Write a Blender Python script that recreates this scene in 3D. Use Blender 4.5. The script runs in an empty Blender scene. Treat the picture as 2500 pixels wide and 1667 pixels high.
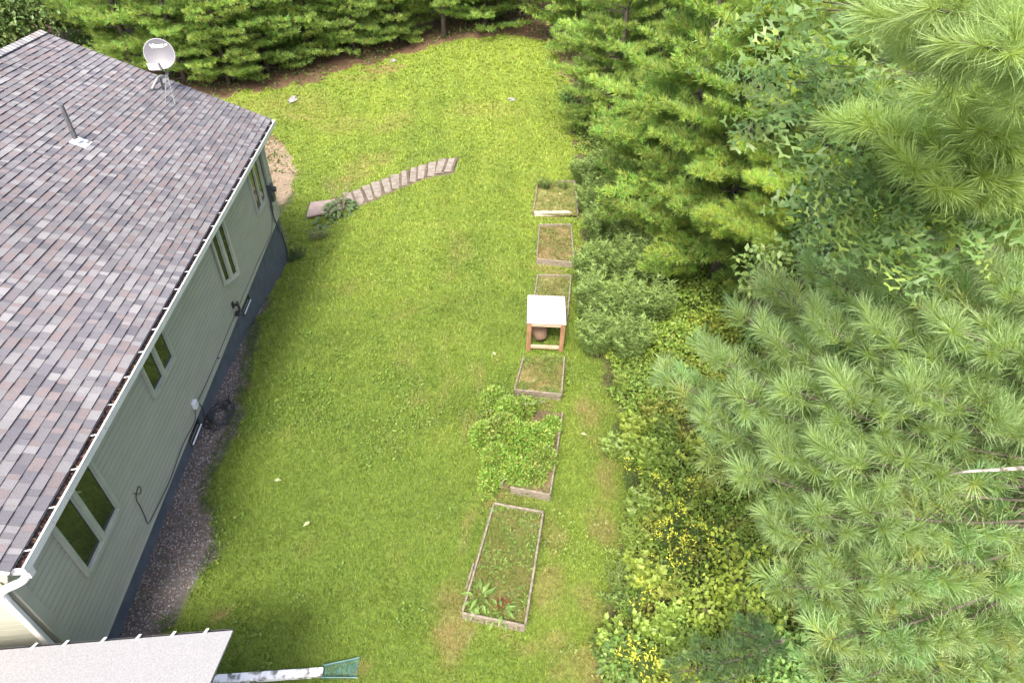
import bpy, math, random
import numpy as np
from mathutils import Matrix, Vector

# ------------------------------------------------------------------ camera, sky, sun
S = bpy.context.scene
COL = S.collection
rng = np.random.default_rng(11)
random.seed(5)
F_PX, PITCH, ROLL, H = 1490.56, math.radians(39.29), math.radians(1.815), 9.72
fwd = np.array([0, math.cos(PITCH), -math.sin(PITCH)])
rt0 = np.array([1., 0, 0]); up0 = np.cross(rt0, fwd)
RT = math.cos(ROLL) * rt0 + math.sin(ROLL) * up0
UP = np.cross(RT, fwd)
CAM = np.array([0, 0, H])
cam_d = bpy.data.cameras.new('camera'); cam = bpy.data.objects.new('camera', cam_d); COL.objects.link(cam)
cam_d.sensor_width = 36; cam_d.lens = F_PX / 2500 * 36; cam_d.clip_end = 1000; cam_d.clip_start = 0.05
cam.matrix_world = Matrix(((RT[0], UP[0], -fwd[0], 0), (RT[1], UP[1], -fwd[1], 0), (RT[2], UP[2], -fwd[2], H), (0, 0, 0, 1)))
S.camera = cam
SUN_EL, SUN_AZ = math.radians(54), math.atan2(-0.22, -0.975)      # azimuth (x,y) the sun stands at: behind the camera, to the left
w = bpy.data.worlds.new('World'); S.world = w; w.use_nodes = True
nt = w.node_tree; bg = nt.nodes['Background']
sky = nt.nodes.new('ShaderNodeTexSky'); sky.sky_type = 'NISHITA'; sky.sun_disc = False
sky.sun_elevation = SUN_EL; sky.sun_rotation = SUN_AZ; sky.air_density = 0.7; sky.dust_density = 5.0; sky.ozone_density = 0.4
nt.links.new(sky.outputs[0], bg.inputs[0]); bg.inputs[1].default_value = 0.15
sd = bpy.data.lights.new('sun', 'SUN'); sun = bpy.data.objects.new('sun', sd); COL.objects.link(sun)
sd.energy = 1.5; sd.angle = math.radians(14.0); sd.color = (1, .95, .85)
to_sun = Vector((math.sin(SUN_AZ) * math.cos(SUN_EL), math.cos(SUN_AZ) * math.cos(SUN_EL), math.sin(SUN_EL)))
sun.rotation_euler = to_sun.to_track_quat('Z', 'Y').to_euler(); sun.location = (-8, -10, 25)
S.view_settings.view_transform = 'Standard'; S.view_settings.look = 'None'
S.view_settings.exposure = 2.14; S.view_settings.gamma = 1.0; S.view_settings.use_curve_mapping = False
S.cycles.max_bounces = 6; S.cycles.diffuse_bounces = 4; S.cycles.transmission_bounces = 4; S.cycles.transparent_max_bounces = 4

# ------------------------------------------------------------------ helpers
def sm(t):
    t = np.clip(t, 0, 1); return t * t * (3 - 2 * t)
_lat = rng.random((8, 64, 64))
def vn(x, y, s, k=0):
    "smooth value noise, cell size s, 0..1"
    x = np.asarray(x, float) / s + 31.7 * k; y = np.asarray(y, float) / s + 17.3 * k
    xi = np.floor(x).astype(int); yi = np.floor(y).astype(int); fx = sm(x - xi); fy = sm(y - yi)
    L = _lat[k % 8]; a = lambda i, j: L[(xi + i) % 64, (yi + j) % 64]
    return (a(0, 0) * (1 - fx) + a(1, 0) * fx) * (1 - fy) + (a(0, 1) * (1 - fx) + a(1, 1) * fx) * fy
def fbm(x, y, s, k=0):
    return .5 * vn(x, y, s, k) + .3 * vn(x, y, s / 2.1, k + 1) + .2 * vn(x, y, s / 4.3, k + 2)
def hgt(x, y):
    "terrain height"
    x = np.asarray(x, float); y = np.asarray(y, float)
    d = sm((-2.3 - x) / 5.4) * sm((y - 8.2) / 11.0)
    h = -1.3 * d + 1.7 * sm((y - 25) / 18.0) + .8 * sm((y - 40) / 30.0)
    return h + .05 * (vn(x, y, 3.1, 3) - .5) * sm((y - 3) / 6)
def ray(px, py):
    d = (px - 1250) / F_PX * RT - (py - 833.5) / F_PX * UP + fwd
    return d
def at(px, py, z=None, dz=0.0):
    "world point seen at source pixel (px,py): on the terrain (+dz), or on the level z"
    d = ray(px, py)
    if z is not None:
        return CAM + d * ((z - H) / d[2])
    t = (0 - H) / d[2]
    for _ in range(40):
        P = CAM + d * t; e = P[2] - (hgt(P[0], P[1]) + dz); t += .6 * e / -d[2]
    return CAM + d * t
def pd(px, py, depth):
    return CAM + ray(px, py) * depth
def pj(P):
    q = np.asarray(P) - CAM; z = q @ fwd
    return 1250 + F_PX * (q @ RT) / z, 833.5 - F_PX * (q @ UP) / z
WD = np.array([-.1191, .99288, 0]); NV = np.array([.99288, .1191, 0]); ZV = np.array([0, 0, 1.])
def W(v, u, z): return v * NV + u * WD + z * ZV     # house frame: v to the right of the wall line, u along it

def tag(o, label=None, cat=None, group=None, kind=None):
    if label: o['label'] = label
    if cat: o['category'] = cat
    if group: o['group'] = group
    if kind: o['kind'] = kind
    return o
def thing(name, label, cat, loc, group=None):
    o = bpy.data.objects.new(name, None); o.empty_display_size = .2; COL.objects.link(o)
    o.location = Vector([float(a) for a in loc]); return tag(o, label, cat, group)
def base_of(o):
    b = np.zeros(3)
    while o is not None:
        b += np.array(o.location); o = o.parent
    return b
def mk(name, V, F, mat, parent=None, col=None, smooth=False, mi=None, link=True, local=False):
    V = np.array(V, dtype=np.float64).reshape(-1, 3)
    if parent is not None and not local: V = V - base_of(parent)
    me = bpy.data.meshes.new(name)
    if isinstance(F, np.ndarray):
        n, k = F.shape
        me.vertices.add(len(V)); me.vertices.foreach_set('co', V.astype(np.float32).ravel())
        me.loops.add(n * k); me.loops.foreach_set('vertex_index', F.astype(np.int32).ravel())
        me.polygons.add(n); me.polygons.foreach_set('loop_start', np.arange(0, n * k, k, dtype=np.int32))
        me.update(calc_edges=True)
    else:
        me.from_pydata([tuple(v) for v in V], [], [tuple(f) for f in F]); me.update()
    for m in (mat if isinstance(mat, (list, tuple)) else [mat]): me.materials.append(m)
    if mi is not None: me.polygons.foreach_set('material_index', np.asarray(mi, dtype=np.int32))
    me.polygons.foreach_set('use_smooth', np.full(len(me.polygons), bool(smooth)))
    if col is not None:
        ca = me.color_attributes.new('Col', 'FLOAT_COLOR', 'POINT')
        c = np.ones((len(V), 4), dtype=np.float32); c[:, :3] = np.asarray(col, dtype=np.float32); ca.data.foreach_set('color', c.ravel())
    if not link: return me
    o = bpy.data.objects.new(name, me); COL.objects.link(o)
    if parent is not None: o.parent = parent
    return o
def inst(name, me, parent, loc, rot=None, color=None):
    o = bpy.data.objects.new(name, me); COL.objects.link(o); o.parent = parent
    L = np.asarray(loc, float) - base_of(parent)
    M = Matrix(np.eye(4).tolist())
    if rot is not None:
        for i in range(3):
            for j in range(3): M[i][j] = float(rot[i][j])
    for i in range(3): M[i][3] = float(L[i])
    o.matrix_local = M
    if color is not None: o.color = (*[float(c) for c in color], 1)
    return o
BOXF = [(0, 3, 2, 1), (4, 5, 6, 7), (0, 1, 5, 4), (1, 2, 6, 5), (2, 3, 7, 6), (3, 0, 4, 7)]
class MB:
    def __init__(s): s.V = []; s.F = []; s.m = []
    def add(s, V, F, m=0):
        b = len(s.V); s.V += [np.asarray(v, float) for v in V]; s.F += [tuple(i + b for i in f) for f in F]; s.m += [m] * len(F); return s
    def hexa(s, P, m=0): return s.add(P, BOXF, m)
    def hb(s, v0, v1, u0, u1, z0, z1, m=0):       # box in the house frame
        return s.hexa([W(v0, u0, z0), W(v1, u0, z0), W(v1, u1, z0), W(v0, u1, z0), W(v0, u0, z1), W(v1, u0, z1), W(v1, u1, z1), W(v0, u1, z1)], m)
    def bar(s, A, B, wd, ht, m=0, up=ZV):          # box with axis A->B
        A = np.asarray(A, float); B = np.asarray(B, float); d = (B - A) / np.linalg.norm(B - A)
        x = np.cross(d, up); x = x / (np.linalg.norm(x) + 1e-9); y = np.cross(x, d)
        q = [(-wd / 2, -ht / 2), (wd / 2, -ht / 2), (wd / 2, ht / 2), (-wd / 2, ht / 2)]
        return s.hexa([A + a * x + b * y for a, b in q] + [B + a * x + b * y for a, b in q], m)
    def tube(s, pts, r, n=8, m=0, caps=True):
        pts = [np.asarray(p, float) for p in pts]; r = r if hasattr(r, '__len__') else [r] * len(pts)
        b = len(s.V); ref = np.array([.31, .47, .83])
        for i, p in enumerate(pts):
            d = pts[min(i + 1, len(pts) - 1)] - pts[max(i - 1, 0)]; d = d / (np.linalg.norm(d) + 1e-9)
            x = np.cross(d, ref); x /= np.linalg.norm(x) + 1e-9; y = np.cross(d, x)
            for k in range(n):
                a = 2 * math.pi * k / n; s.V.append(p + r[i] * (math.cos(a) * x + math.sin(a) * y))
        for i in range(len(pts) - 1):
            for k in range(n):
                k2 = (k + 1) % n
                s.F.append((b + i * n + k, b + i * n + k2, b + (i + 1) * n + k2, b + (i + 1) * n + k)); s.m.append(m)
        if caps:
            s.F.append(tuple(b + k for k in range(n))[::-1]); s.m.append(m)
            s.F.append(tuple(b + (len(pts) - 1) * n + k for k in range(n))); s.m.append(m)
        return s
    def build(s, name, mat, parent=None, smooth=False, bevel=0):
        o = mk(name, s.V, s.F, mat, parent, smooth=smooth, mi=s.m if isinstance(mat, (list, tuple)) else None)
        if bevel:
            b = o.modifiers.new('bevel', 'BEVEL'); b.width = bevel; b.segments = 1; b.limit_method = 'ANGLE'
        return o
def curve_pts(P, n=6):
    "Catmull-Rom through the points"
    P = [np.asarray(p, float) for p in P]; Q = [2 * P[0] - P[1]] + P + [2 * P[-1] - P[-2]]; out = []
    for i in range(1, len(Q) - 2):
        for t in np.linspace(0, 1, n, endpoint=False):
            a, b, c, d = Q[i - 1:i + 3]
            out.append(.5 * (2 * b + (c - a) * t + (2 * a - 5 * b + 4 * c - d) * t * t + (3 * b - a - 3 * c + d) * t ** 3))
    return out + [P[-1]]

# ------------------------------------------------------------------ materials
def new_mat(name):
    m = bpy.data.materials.new(name); m.use_nodes = True
    n = m.node_tree; return m, n, n.nodes['Principled BSDF']
def noise_col(n, c1, c2, scale, detail=4, stretch=None, lo=.35, hi=.65):
    tc = n.nodes.new('ShaderNodeTexCoord'); mp = n.nodes.new('ShaderNodeMapping'); n.links.new(tc.outputs['Object'], mp.inputs[0])
    if stretch: mp.inputs['Scale'].default_value = stretch
    t = n.nodes.new('ShaderNodeTexNoise'); t.inputs['Scale'].default_value = scale; t.inputs['Detail'].default_value = detail
    n.links.new(mp.outputs[0], t.inputs['Vector'])
    r = n.nodes.new('ShaderNodeValToRGB'); r.color_ramp.elements[0].position = lo; r.color_ramp.elements[1].position = hi
    r.color_ramp.elements[0].color = (*c1, 1); r.color_ramp.elements[1].color = (*c2, 1)
    n.links.new(t.outputs[0], r.inputs[0]); return r.outputs[0], t.outputs[0]
def bump(n, p, src, d, s=.5):
    b = n.nodes.new('ShaderNodeBump'); b.inputs['Distance'].default_value = d; b.inputs['Strength'].default_value = s
    n.links.new(src, b.inputs['Height']); n.links.new(b.outputs[0], p.inputs['Normal'])
def mat_noise(name, c1, c2, scale, rough=.7, bmp=0, stretch=None, lo=.35, hi=.65, metal=0, detail=4):
    m, n, p = new_mat(name); c, f = noise_col(n, c1, c2, scale, detail, stretch, lo, hi)
    n.links.new(c, p.inputs['Base Color']); p.inputs['Roughness'].default_value = rough; p.inputs['Metallic'].default_value = metal
    if bmp: bump(n, p, f, bmp)
    return m
def mix_mul(n, a, b):
    x = n.nodes.new('ShaderNodeMix'); x.data_type = 'RGBA'; x.blend_type = 'MULTIPLY'; x.inputs[0].default_value = 1
    n.links.new(a, x.inputs[6]); n.links.new(b, x.inputs[7]); return x.outputs[2]
def foliage_mat(name, rough=.55, trans=.3, tint=(1, 1, 1), rnd=0.0, tr_tint=(1.25, 1.2, .55)):
    m, n, p = new_mat(name)
    a = n.nodes.new('ShaderNodeAttribute'); a.attribute_name = 'Col'; c = a.outputs['Color']
    if rnd:
        oi = n.nodes.new('ShaderNodeObjectInfo'); mr = n.nodes.new('ShaderNodeMapRange')
        mr.inputs[3].default_value = 1 - rnd; mr.inputs[4].default_value = 1 + rnd
        n.links.new(oi.outputs['Random'], mr.inputs[0]); cc = n.nodes.new('ShaderNodeCombineColor')
        for i in range(3): n.links.new(mr.outputs[0], cc.inputs[i])
        c = mix_mul(n, c, cc.outputs[0])
    n.links.new(c, p.inputs['Base Color']); p.inputs['Roughness'].default_value = rough
    p.inputs['Specular IOR Level'].default_value = .35
    t = n.nodes.new('ShaderNodeBsdfTranslucent'); rgb = n.nodes.new('ShaderNodeRGB'); rgb.outputs[0].default_value = (*tr_tint, 1)
    n.links.new(mix_mul(n, c, rgb.outputs[0]), t.inputs[0])
    ms = n.nodes.new('ShaderNodeMixShader'); ms.inputs[0].default_value = trans
    n.links.new(p.outputs[0], ms.inputs[1]); n.links.new(t.outputs[0], ms.inputs[2])
    n.links.new(ms.outputs[0], n.nodes['Material Output'].inputs[0]); return m
def col_mat(name, rough=.9, grain=60, gl=.75, gh=1.2, bmp=.004, objcol=False):
    "colour from the mesh (or object) times a fine grain"
    m, n, p = new_mat(name)
    if objcol: c = n.nodes.new('ShaderNodeObjectInfo').outputs['Color']
    else:
        a = n.nodes.new('ShaderNodeAttribute'); a.attribute_name = 'Col'; c = a.outputs['Color']
    tc = n.nodes.new('ShaderNodeNewGeometry'); t = n.nodes.new('ShaderNodeTexNoise'); t.inputs['Scale'].default_value = grain; t.inputs['Detail'].default_value = 3
    n.links.new(tc.outputs['Position'], t.inputs['Vector'])
    mr = n.nodes.new('ShaderNodeMapRange'); mr.inputs[1].default_value = .3; mr.inputs[2].default_value = .7; mr.inputs[3].default_value = gl; mr.inputs[4].default_value = gh
    n.links.new(t.outputs[0], mr.inputs[0]); cc = n.nodes.new('ShaderNodeCombineColor')
    for i in range(3): n.links.new(mr.outputs[0], cc.inputs[i])
    n.links.new(mix_mul(n, c, cc.outputs[0]), p.inputs['Base Color']); p.inputs['Roughness'].default_value = rough
    p.inputs['Specular IOR Level'].default_value = .25
    if bmp: bump(n, p, t.outputs[0], bmp)
    return m
M = {}
M['ground'] = col_mat('ground', .95, 14, .7, 1.3, .02)
M['grass'] = foliage_mat('grass_blades', .55, .30)
M['needle'] = foliage_mat('pine_needles', .45, .45, rnd=.15, tr_tint=(1.25, 1.25, .65))
M['needle_r'] = foliage_mat('pine_needle_clusters', .45, .45, rnd=.16, tr_tint=(1.25, 1.25, .65))
M['leaf'] = foliage_mat('leaves', .45, .40)
M['leaf_r'] = foliage_mat('single_leaves', .45, .4, rnd=.25)
M['petal'] = foliage_mat('flower_plumes', .7, .25, tr_tint=(1.1, 1, .5))
M['bark'] = mat_noise('bark', (.055, .042, .032), (.13, .105, .085), 9, .95, .02, (1, 1, .25))
M['twig'] = mat_noise('twig_bark', (.10, .08, .05), (.19, .155, .10), 14, .9)
M['limb'] = mat_noise('pine_limb_bark', (.045, .036, .026), (.085, .068, .05), 12, .95)
M['stem'] = mat_noise('green_stem', (.09, .11, .035), (.15, .13, .05), 10, .7)
M['siding'] = mat_noise('siding_vinyl', (.295, .30, .243), (.325, .328, .268), 1.4, .55, 0, (1, 1, 3))
M['lichen'] = mat_noise('lichen_bark', (.07, .06, .045), (.30, .29, .24), 28, .95, .004, lo=.4, hi=.6)
M['groove'] = mat_noise('siding_joint_shade', (.06, .07, .055), (.09, .10, .08), 3, .9)  # dark tone stands in for the shade in the siding joints
M['trim'] = mat_noise('trim_cream', (.24, .24, .18), (.28, .275, .21), 2, .5)
M['white'] = mat_noise('white_aluminium', (.50, .50, .485), (.58, .58, .565), 3, .4)
M['window'] = mat_noise('window_vinyl', (.30, .32, .26), (.35, .365, .30), 4, .4)
M['found'] = mat_noise('painted_concrete', (.058, .070, .085), (.085, .098, .115), 3, .8, .004)
M['dark'] = mat_noise('dark_metal', (.03, .032, .034), (.06, .06, .062), 12, .5)
M['black'] = mat_noise('black_rubber', (.012, .012, .016), (.03, .03, .036), 10, .45)
M['pipe'] = mat_noise('vent_pipe_plastic', (.035, .04, .042), (.09, .09, .095), 7, .5)
M['lead'] = mat_noise('bright_flashing', (.5, .52, .56), (.62, .63, .66), 8, .35)
M['gutin'] = mat_noise('gutter_silt', (.02, .015, .014), (.07, .05, .045), 14, .95, .01)
M['dish'] = mat_noise('dish_grey', (.085, .085, .097), (.105, .105, .117), 3, .45)
M['dish_rim'] = mat_noise('dish_rim', (.2, .2, .215), (.24, .24, .25), 3, .5)
M['galv'] = mat_noise('galvanised_steel', (.09, .10, .10), (.15, .16, .16), 8, .45)
M['letter'] = mat_noise('white_print', (.86, .86, .86), (.9, .9, .9), 3, .5)
M['felt'] = mat_noise('white_roofing', (.165, .165, .168), (.235, .235, .232), 60, .9, .003, lo=.3, hi=.62)
M['silver'] = mat_noise('weathered_board', (.10, .084, .06), (.20, .172, .13), 6, .9, .006, (2, 2, 9))
M['silver2'] = mat_noise('pale_timber', (.26, .23, .18), (.40, .36, .30), 5, .85, .006, (6, 2, 2))
M['cedar'] = mat_noise('orange_stained_wood', (.14, .07, .035), (.24, .135, .07), 5, .7, .003, (3, 3, .5))
M['pinewood'] = mat_noise('pale_raw_wood', (.26, .18, .11), (.38, .28, .19), 6, .75, .002, (1, 5, 5))
M['clay'] = mat_noise('brown_pot', (.13, .082, .055), (.20, .13, .09), 3, .45)
M['tread'] = mat_noise('grey_stair_boards', (.115, .10, .08), (.195, .172, .143), 5, .9, .006)
M['riser'] = mat_noise('stair_riser', (.05, .038, .028), (.10, .075, .055), 6, .9)
M['slabm'] = mat_noise('bare_slab', (.19, .145, .125), (.25, .20, .175), 4, .9, .003)
M['stone'] = mat_noise('pale_stone', (.13, .125, .11), (.24, .235, .22), 6, .9, .02)
M['green_p'] = mat_noise('green_plastic', (.03, .085, .07), (.065, .14, .115), 6, .55)
M['sheet'] = mat_noise('white_sheet', (.36, .365, .37), (.5, .5, .5), 1.2, .35)
M['scuff'] = mat_noise('scuffs', (.2, .2, .26), (.4, .4, .5), 20, .7)
M['boxgrey'] = mat_noise('pale_box', (.5, .54, .55), (.58, .6, .62), 3, .5)
m, n, p = new_mat('window_glass'); p.inputs['Base Color'].default_value = (.012, .018, .012, 1); p.inputs['Roughness'].default_value = .04
p.inputs['Specular IOR Level'].default_value = .6; p.inputs['IOR'].default_value = 1.6; M['glass'] = m
# pipe with lichen: white aluminium with dark blotches
M['pipe_white'] = mat_noise('stained_white_pipe', (.16, .165, .15), (.72, .72, .70), 9, .6, 0, lo=.38, hi=.52, detail=6)
M['shingle_s'] = col_mat('shingle_granules', .95, 120, .7, 1.25, .002)
M['shingle_o'] = col_mat('single_shingle_granules', .95, 120, .7, 1.25, .002, objcol=True)
M['butt'] = mat_noise('asphalt_butt_edge', (.03, .03, .034), (.06, .058, .062), 30, .95)
M['gravel'] = col_mat('gravel_stones', .9, 40, .8, 1.15, 0)
M['debris'] = col_mat('dead_leaves', .9, 30, .8, 1.2, 0)

# ------------------------------------------------------------------ ground: colours come from what grows or lies there
lawn_px = [(330, 1720), (395, 1560), (455, 1455), (520, 1370), (515, 1270), (500, 1215), (535, 1120), (590, 1000), (615, 880), (640, 760), (672, 690), (712, 625), (690, 540),
           (722, 470), (726, 420), (700, 360), (640, 330), (560, 300), (500, 240), (620, 222), (770, 196), (900, 156), (985, 132), (1060, 112), (1150, 98), (1275, 86), (1345, 112), (1380, 190),
           (1398, 260), (1405, 330), (1430, 430), (1420, 560), (1425, 700), (1440, 830), (1475, 930), (1500, 1010), (1535, 1150), (1525, 1300), (1490, 1420), (1450, 1560), (1440, 1720)]
LAWN = np.array([at(*q)[:2] for q in lawn_px])
def inside(x, y, P):
    x = np.asarray(x); y = np.asarray(y); r = np.zeros(x.shape, bool); n = len(P)
    for i in range(n):
        x1, y1 = P[i]; x2, y2 = P[(i + 1) % n]
        c = ((y1 > y) != (y2 > y)) & (x < (x2 - x1) * (y - y1) / (y2 - y1 + 1e-12) + x1); r ^= c
    return r
def near(x, y, q, rx, ry=None, ang=0.):
    ry = ry or rx; c = at(*q); dx = x - c[0]; dy = y - c[1]; ca, sa = math.cos(ang), math.sin(ang)
    return np.clip(1 - np.hypot((dx * ca + dy * sa) / rx, (-dx * sa + dy * ca) / ry), 0, 1)
TAN, SOIL, LITTER = np.array([.27, .20, .085]), np.array([.17, .10, .06]), np.array([.16, .085, .05])
dry = [((1105, 1520), .45, .8, .9), ((1140, 1330), .22, .8, .6), ((1345, 1300), .28, .7, .8), ((1345, 1270), .3, .4, .6), ((1340, 1440), .25, .6, .7), ((1300, 1560), .5, .25, .7), ((1445, 1000), .3, .75, .9),
       ((1450, 1060), .35, .6, .5), ((1455, 1140), .3, .8, .65), ((1470, 1280), .35, .8, .7), ((1465, 1205), .3, .4, .5), ((1430, 1480), .35, .6, .7), ((1420, 1640), .35, .7, .7), ((1350, 1620), .3, .4, .5),
       ((1210, 1200), .35, .25, .9), ((1270, 1218), .5, .16, .7), ((1195, 1235), .25, .3, .6), ((1330, 985), .5, .2, .8), ((1150, 1040), .3, .7, .45), ((1180, 930), .3, .9, .35), ((1350, 655), .75, .32, .8), ((1345, 535), .75, .25, .8),
       ((1350, 480), .6, .7, .5), ((1410, 330), .35, 1.1, .8), ((1398, 250), .35, 1.6, .8), ((1420, 410), .3, .8, .7), ((935, 170), 1.5, .8, .9), ((880, 190), 1.4, .5, .6), ((960, 300), 1.4, 1.6, .4), ((900, 400), 1.6, 1.5, .55), ((860, 440), 1.2, 1.1, .7),
       ((905, 1640), .25, .3, .8), ((550, 1525), .28, .2, .9), ((830, 300), 2.2, 1.5, .35), ((1180, 270), 2.6, 1.2, .3), ((985, 760), .5, .6, .3), ((1000, 960), .4, .6, .25), ((860, 700), .5, .5, .25), ((1290, 990), .4, .2, .6),
       ((1430, 620), .4, .5, .8), ((715, 288), 1.3, .3, 1.0), ((700, 260), 3.5, 2.0, .35), ((590, 270), 3.0, 1.5, .35), ((760, 1350), .5, .3, .3), ((1000, 880), .4, .8, .25), ((1120, 620), .4, 2.5, .3), ((1085, 900), .3, 2.2, .3)]
PATIO = np.array([at(*q)[:2] for q in [(640, 335), (690, 352), (717, 385), (721, 430), (708, 480), (690, 512), (660, 440), (600, 380)]])
GRAVEL = np.array([at(*q)[:2] for q in [(250, 1690), (400, 1545), (440, 1470), (520, 1370), (522, 1300), (505, 1215), (520, 1150), (575, 1035), (600, 930), (612, 850), (634, 760), (660, 690), (640, 660), (560, 800), (440, 1000), (330, 1250), (220, 1600)]])
beds_px = dict(b1=[(1206, 1227.5), (1326, 1249), (1282, 1526), (1128.6, 1494.6)], b2=[(1262, 990), (1374, 1003), (1343, 1207), (1225, 1184)], b3=[(1279, 868), (1378, 868), (1371, 962), (1256, 950)],
               b4=[(1313, 671), (1394, 671), (1386, 770), (1297, 770)], b5=[(1317, 548), (1394, 547), (1401, 640), (1311, 632)], b6=[(1313, 444), (1403, 441), (1411, 521), (1302, 517)])
BEDZ = .19
BED = {k: [at(*q, dz=BEDZ) for q in v] for k, v in beds_px.items()}
def bedmask(x, y):
    r = np.zeros(np.shape(x), bool)
    for v in BED.values(): r |= inside(x, y, [p[:2] for p in v])
    return r
STEPS = np.array([at(*q)[:2] for q in [(1121, 386), (1107, 425), (858, 513), (842, 512), (747, 536), (757, 497), (836, 479)]])
FOOT = np.array([W(-5.45, 4.25, 0)[:2], W(-5.45, 18.2, 0)[:2], W(-15, 18.2, 0)[:2], W(-15, 4.25, 0)[:2]])
def surf(x, y):
    "colour of the ground and density of mown grass at (x,y)"
    x = np.asarray(x, float); y = np.asarray(y, float)
    jx = (vn(x, y, .7, 1) - .5) * .7 + (vn(x, y, .2, 4) - .5) * .25; jy = (vn(x, y, .7, 2) - .5) * .7 + (vn(x, y, .2, 5) - .5) * .25
    js = .35 + .03 * y
    L = inside(x + jx * js, y + jy * js, LAWN)
    n1 = fbm(x, y, 2.6, 2); n2 = fbm(x, y, .55, 5); n3 = fbm(x, y, 7., 1)
    t = np.clip(.2 + .45 * (n1 - .5) * 2 + .35 * (n2 - .5) + .35 * (n3 - .5) + .55 * sm((y - 7) / 22), 0, 1)[..., None]
    c = (1 - t) * np.array([.104, .160, .021]) + t * np.array([.170, .230, .030])
    c = c * (1 + .05 * np.sin((x + .12 * y) * 5.2) * sm((y - 12) / 12))[..., None]      # mowing bands
    d = np.zeros(x.shape)
    for q, rx, ry, s in dry: d = np.maximum(d, s * sm(1.7 * near(x + jx * .8, y + jy * .8, q, rx, ry)))
    d = np.clip(d + .35 * sm((n2 - .62) * 6) * .5, 0, 1) * np.clip(1.9 * fbm(x, y, .32, 3) - .25, .1, 1.1); d = np.clip(d, 0, 1)
    c = c * (1 - .75 * d[..., None]) + TAN * .8 * .75 * d[..., None]
    dens = np.where(L, 1 - .22 * d, np.where((x > .5) & (y < 27), .45, 0.))
    lit = fbm(x, y, .8, 6)[..., None]; far = sm((y - 22) / 8)[..., None]
    far = far * sm((3.2 - x) / 1.5)[..., None]; flo = (1 - far) * ((1 - lit) * np.array([.045, .062, .016]) + lit * np.array([.085, .072, .032])) + far * ((1 - lit) * np.array([.060, .040, .022]) + lit * np.array([.13, .078, .045]))
    c = np.where(L[..., None], c, flo)
    P = inside(x + jx * .3, y + jy * .3, PATIO); c = np.where(P[..., None], np.array([.20, .155, .105]) * (.75 + .5 * fbm(x, y, .9, 4)[..., None]), c); dens = np.where(P, .04, dens)
    G = inside(x + jx * .4, y + jy * .4, GRAVEL); c = np.where(G[..., None], np.array([.075, .066, .06]) * (.6 + .8 * n2[..., None]), c); dens = np.where(G, .0, dens)
    ST = inside(x, y, STEPS); c = np.where(ST[..., None], np.array([.10, .08, .055]), c); dens = np.where(ST, .06, dens)
    B = bedmask(x, y); dens = np.where(B, 0, dens); dens = np.where(inside(x, y, FOOT), 0, dens)
    return c, dens, L, d
def axis(fine0, fine1, step, lim):
    a = [fine0]; 
    while a[-1] < fine1: a.append(a[-1] + step)
    lo, s = [fine0], step
    while lo[-1] > -lim: s *= 1.5; lo.append(lo[-1] - s)
    s = step
    while a[-1] < lim: s *= 1.5; a.append(a[-1] + s)
    return np.array(lo[::-1][:-1] + a)
gx = axis(-18, 9, .19, 260); gy = axis(1.5, 46, .19, 260)
GX, GY = np.meshgrid(gx, gy, indexing='ij'); GZ = hgt(GX, GY)
cc, dd, LL, _ = surf(GX, GY)
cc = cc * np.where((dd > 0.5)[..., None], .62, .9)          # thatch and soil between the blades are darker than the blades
nx, ny = GX.shape; idx = np.arange(nx * ny).reshape(nx, ny)
Fg = np.stack([idx[:-1, :-1], idx[1:, :-1], idx[1:, 1:], idx[:-1, 1:]], -1).reshape(-1, 4)
tag(mk('ground', np.stack([GX, GY, GZ], -1).reshape(-1, 3), Fg, M['ground'], col=cc.reshape(-1, 3), smooth=True), kind='structure')

# ------------------------------------------------------------------ scattering: many small pieces in one mesh
def frames(ax, roll=None):
    "rotation matrices with third column = axis"
    ax = np.asarray(ax, float); ax = ax / (np.linalg.norm(ax, axis=1, keepdims=True) + 1e-9); N = len(ax)
    r = rng.normal(size=(N, 3)) if roll is None else roll
    x = np.cross(r, ax); x /= np.linalg.norm(x, axis=1, keepdims=True) + 1e-9; y = np.cross(ax, x)
    return np.stack([x, y, ax], -1)
def scatter(tmpls, pos, R, sc, col):
    "tmpls: list of (V,F,C); col (N,3) multiplies C"
    N = len(pos); pick = rng.integers(0, len(tmpls), N); Vs, Fs, Cs = [], [], []; off = 0
    sc = np.asarray(sc, float); sc = sc[:, None] * np.ones(3) if sc.ndim == 1 else sc
    for k, (tv, tf, tcol) in enumerate(tmpls):
        I = np.nonzero(pick == k)[0]
        if not len(I): continue
        P = (tv[None] * sc[I][:, None, :]); P = np.einsum('nij,nvj->nvi', R[I], P) + pos[I][:, None]
        Vs.append(P.reshape(-1, 3)); Cs.append((tcol[None] * col[I][:, None]).reshape(-1, 3))
        Fs.append((tf[None] + (np.arange(len(I)) * len(tv))[:, None, None]).reshape(-1, 3) + off); off += len(I) * len(tv)
    return np.concatenate(Vs), np.concatenate(Fs), np.concatenate(Cs)
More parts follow.
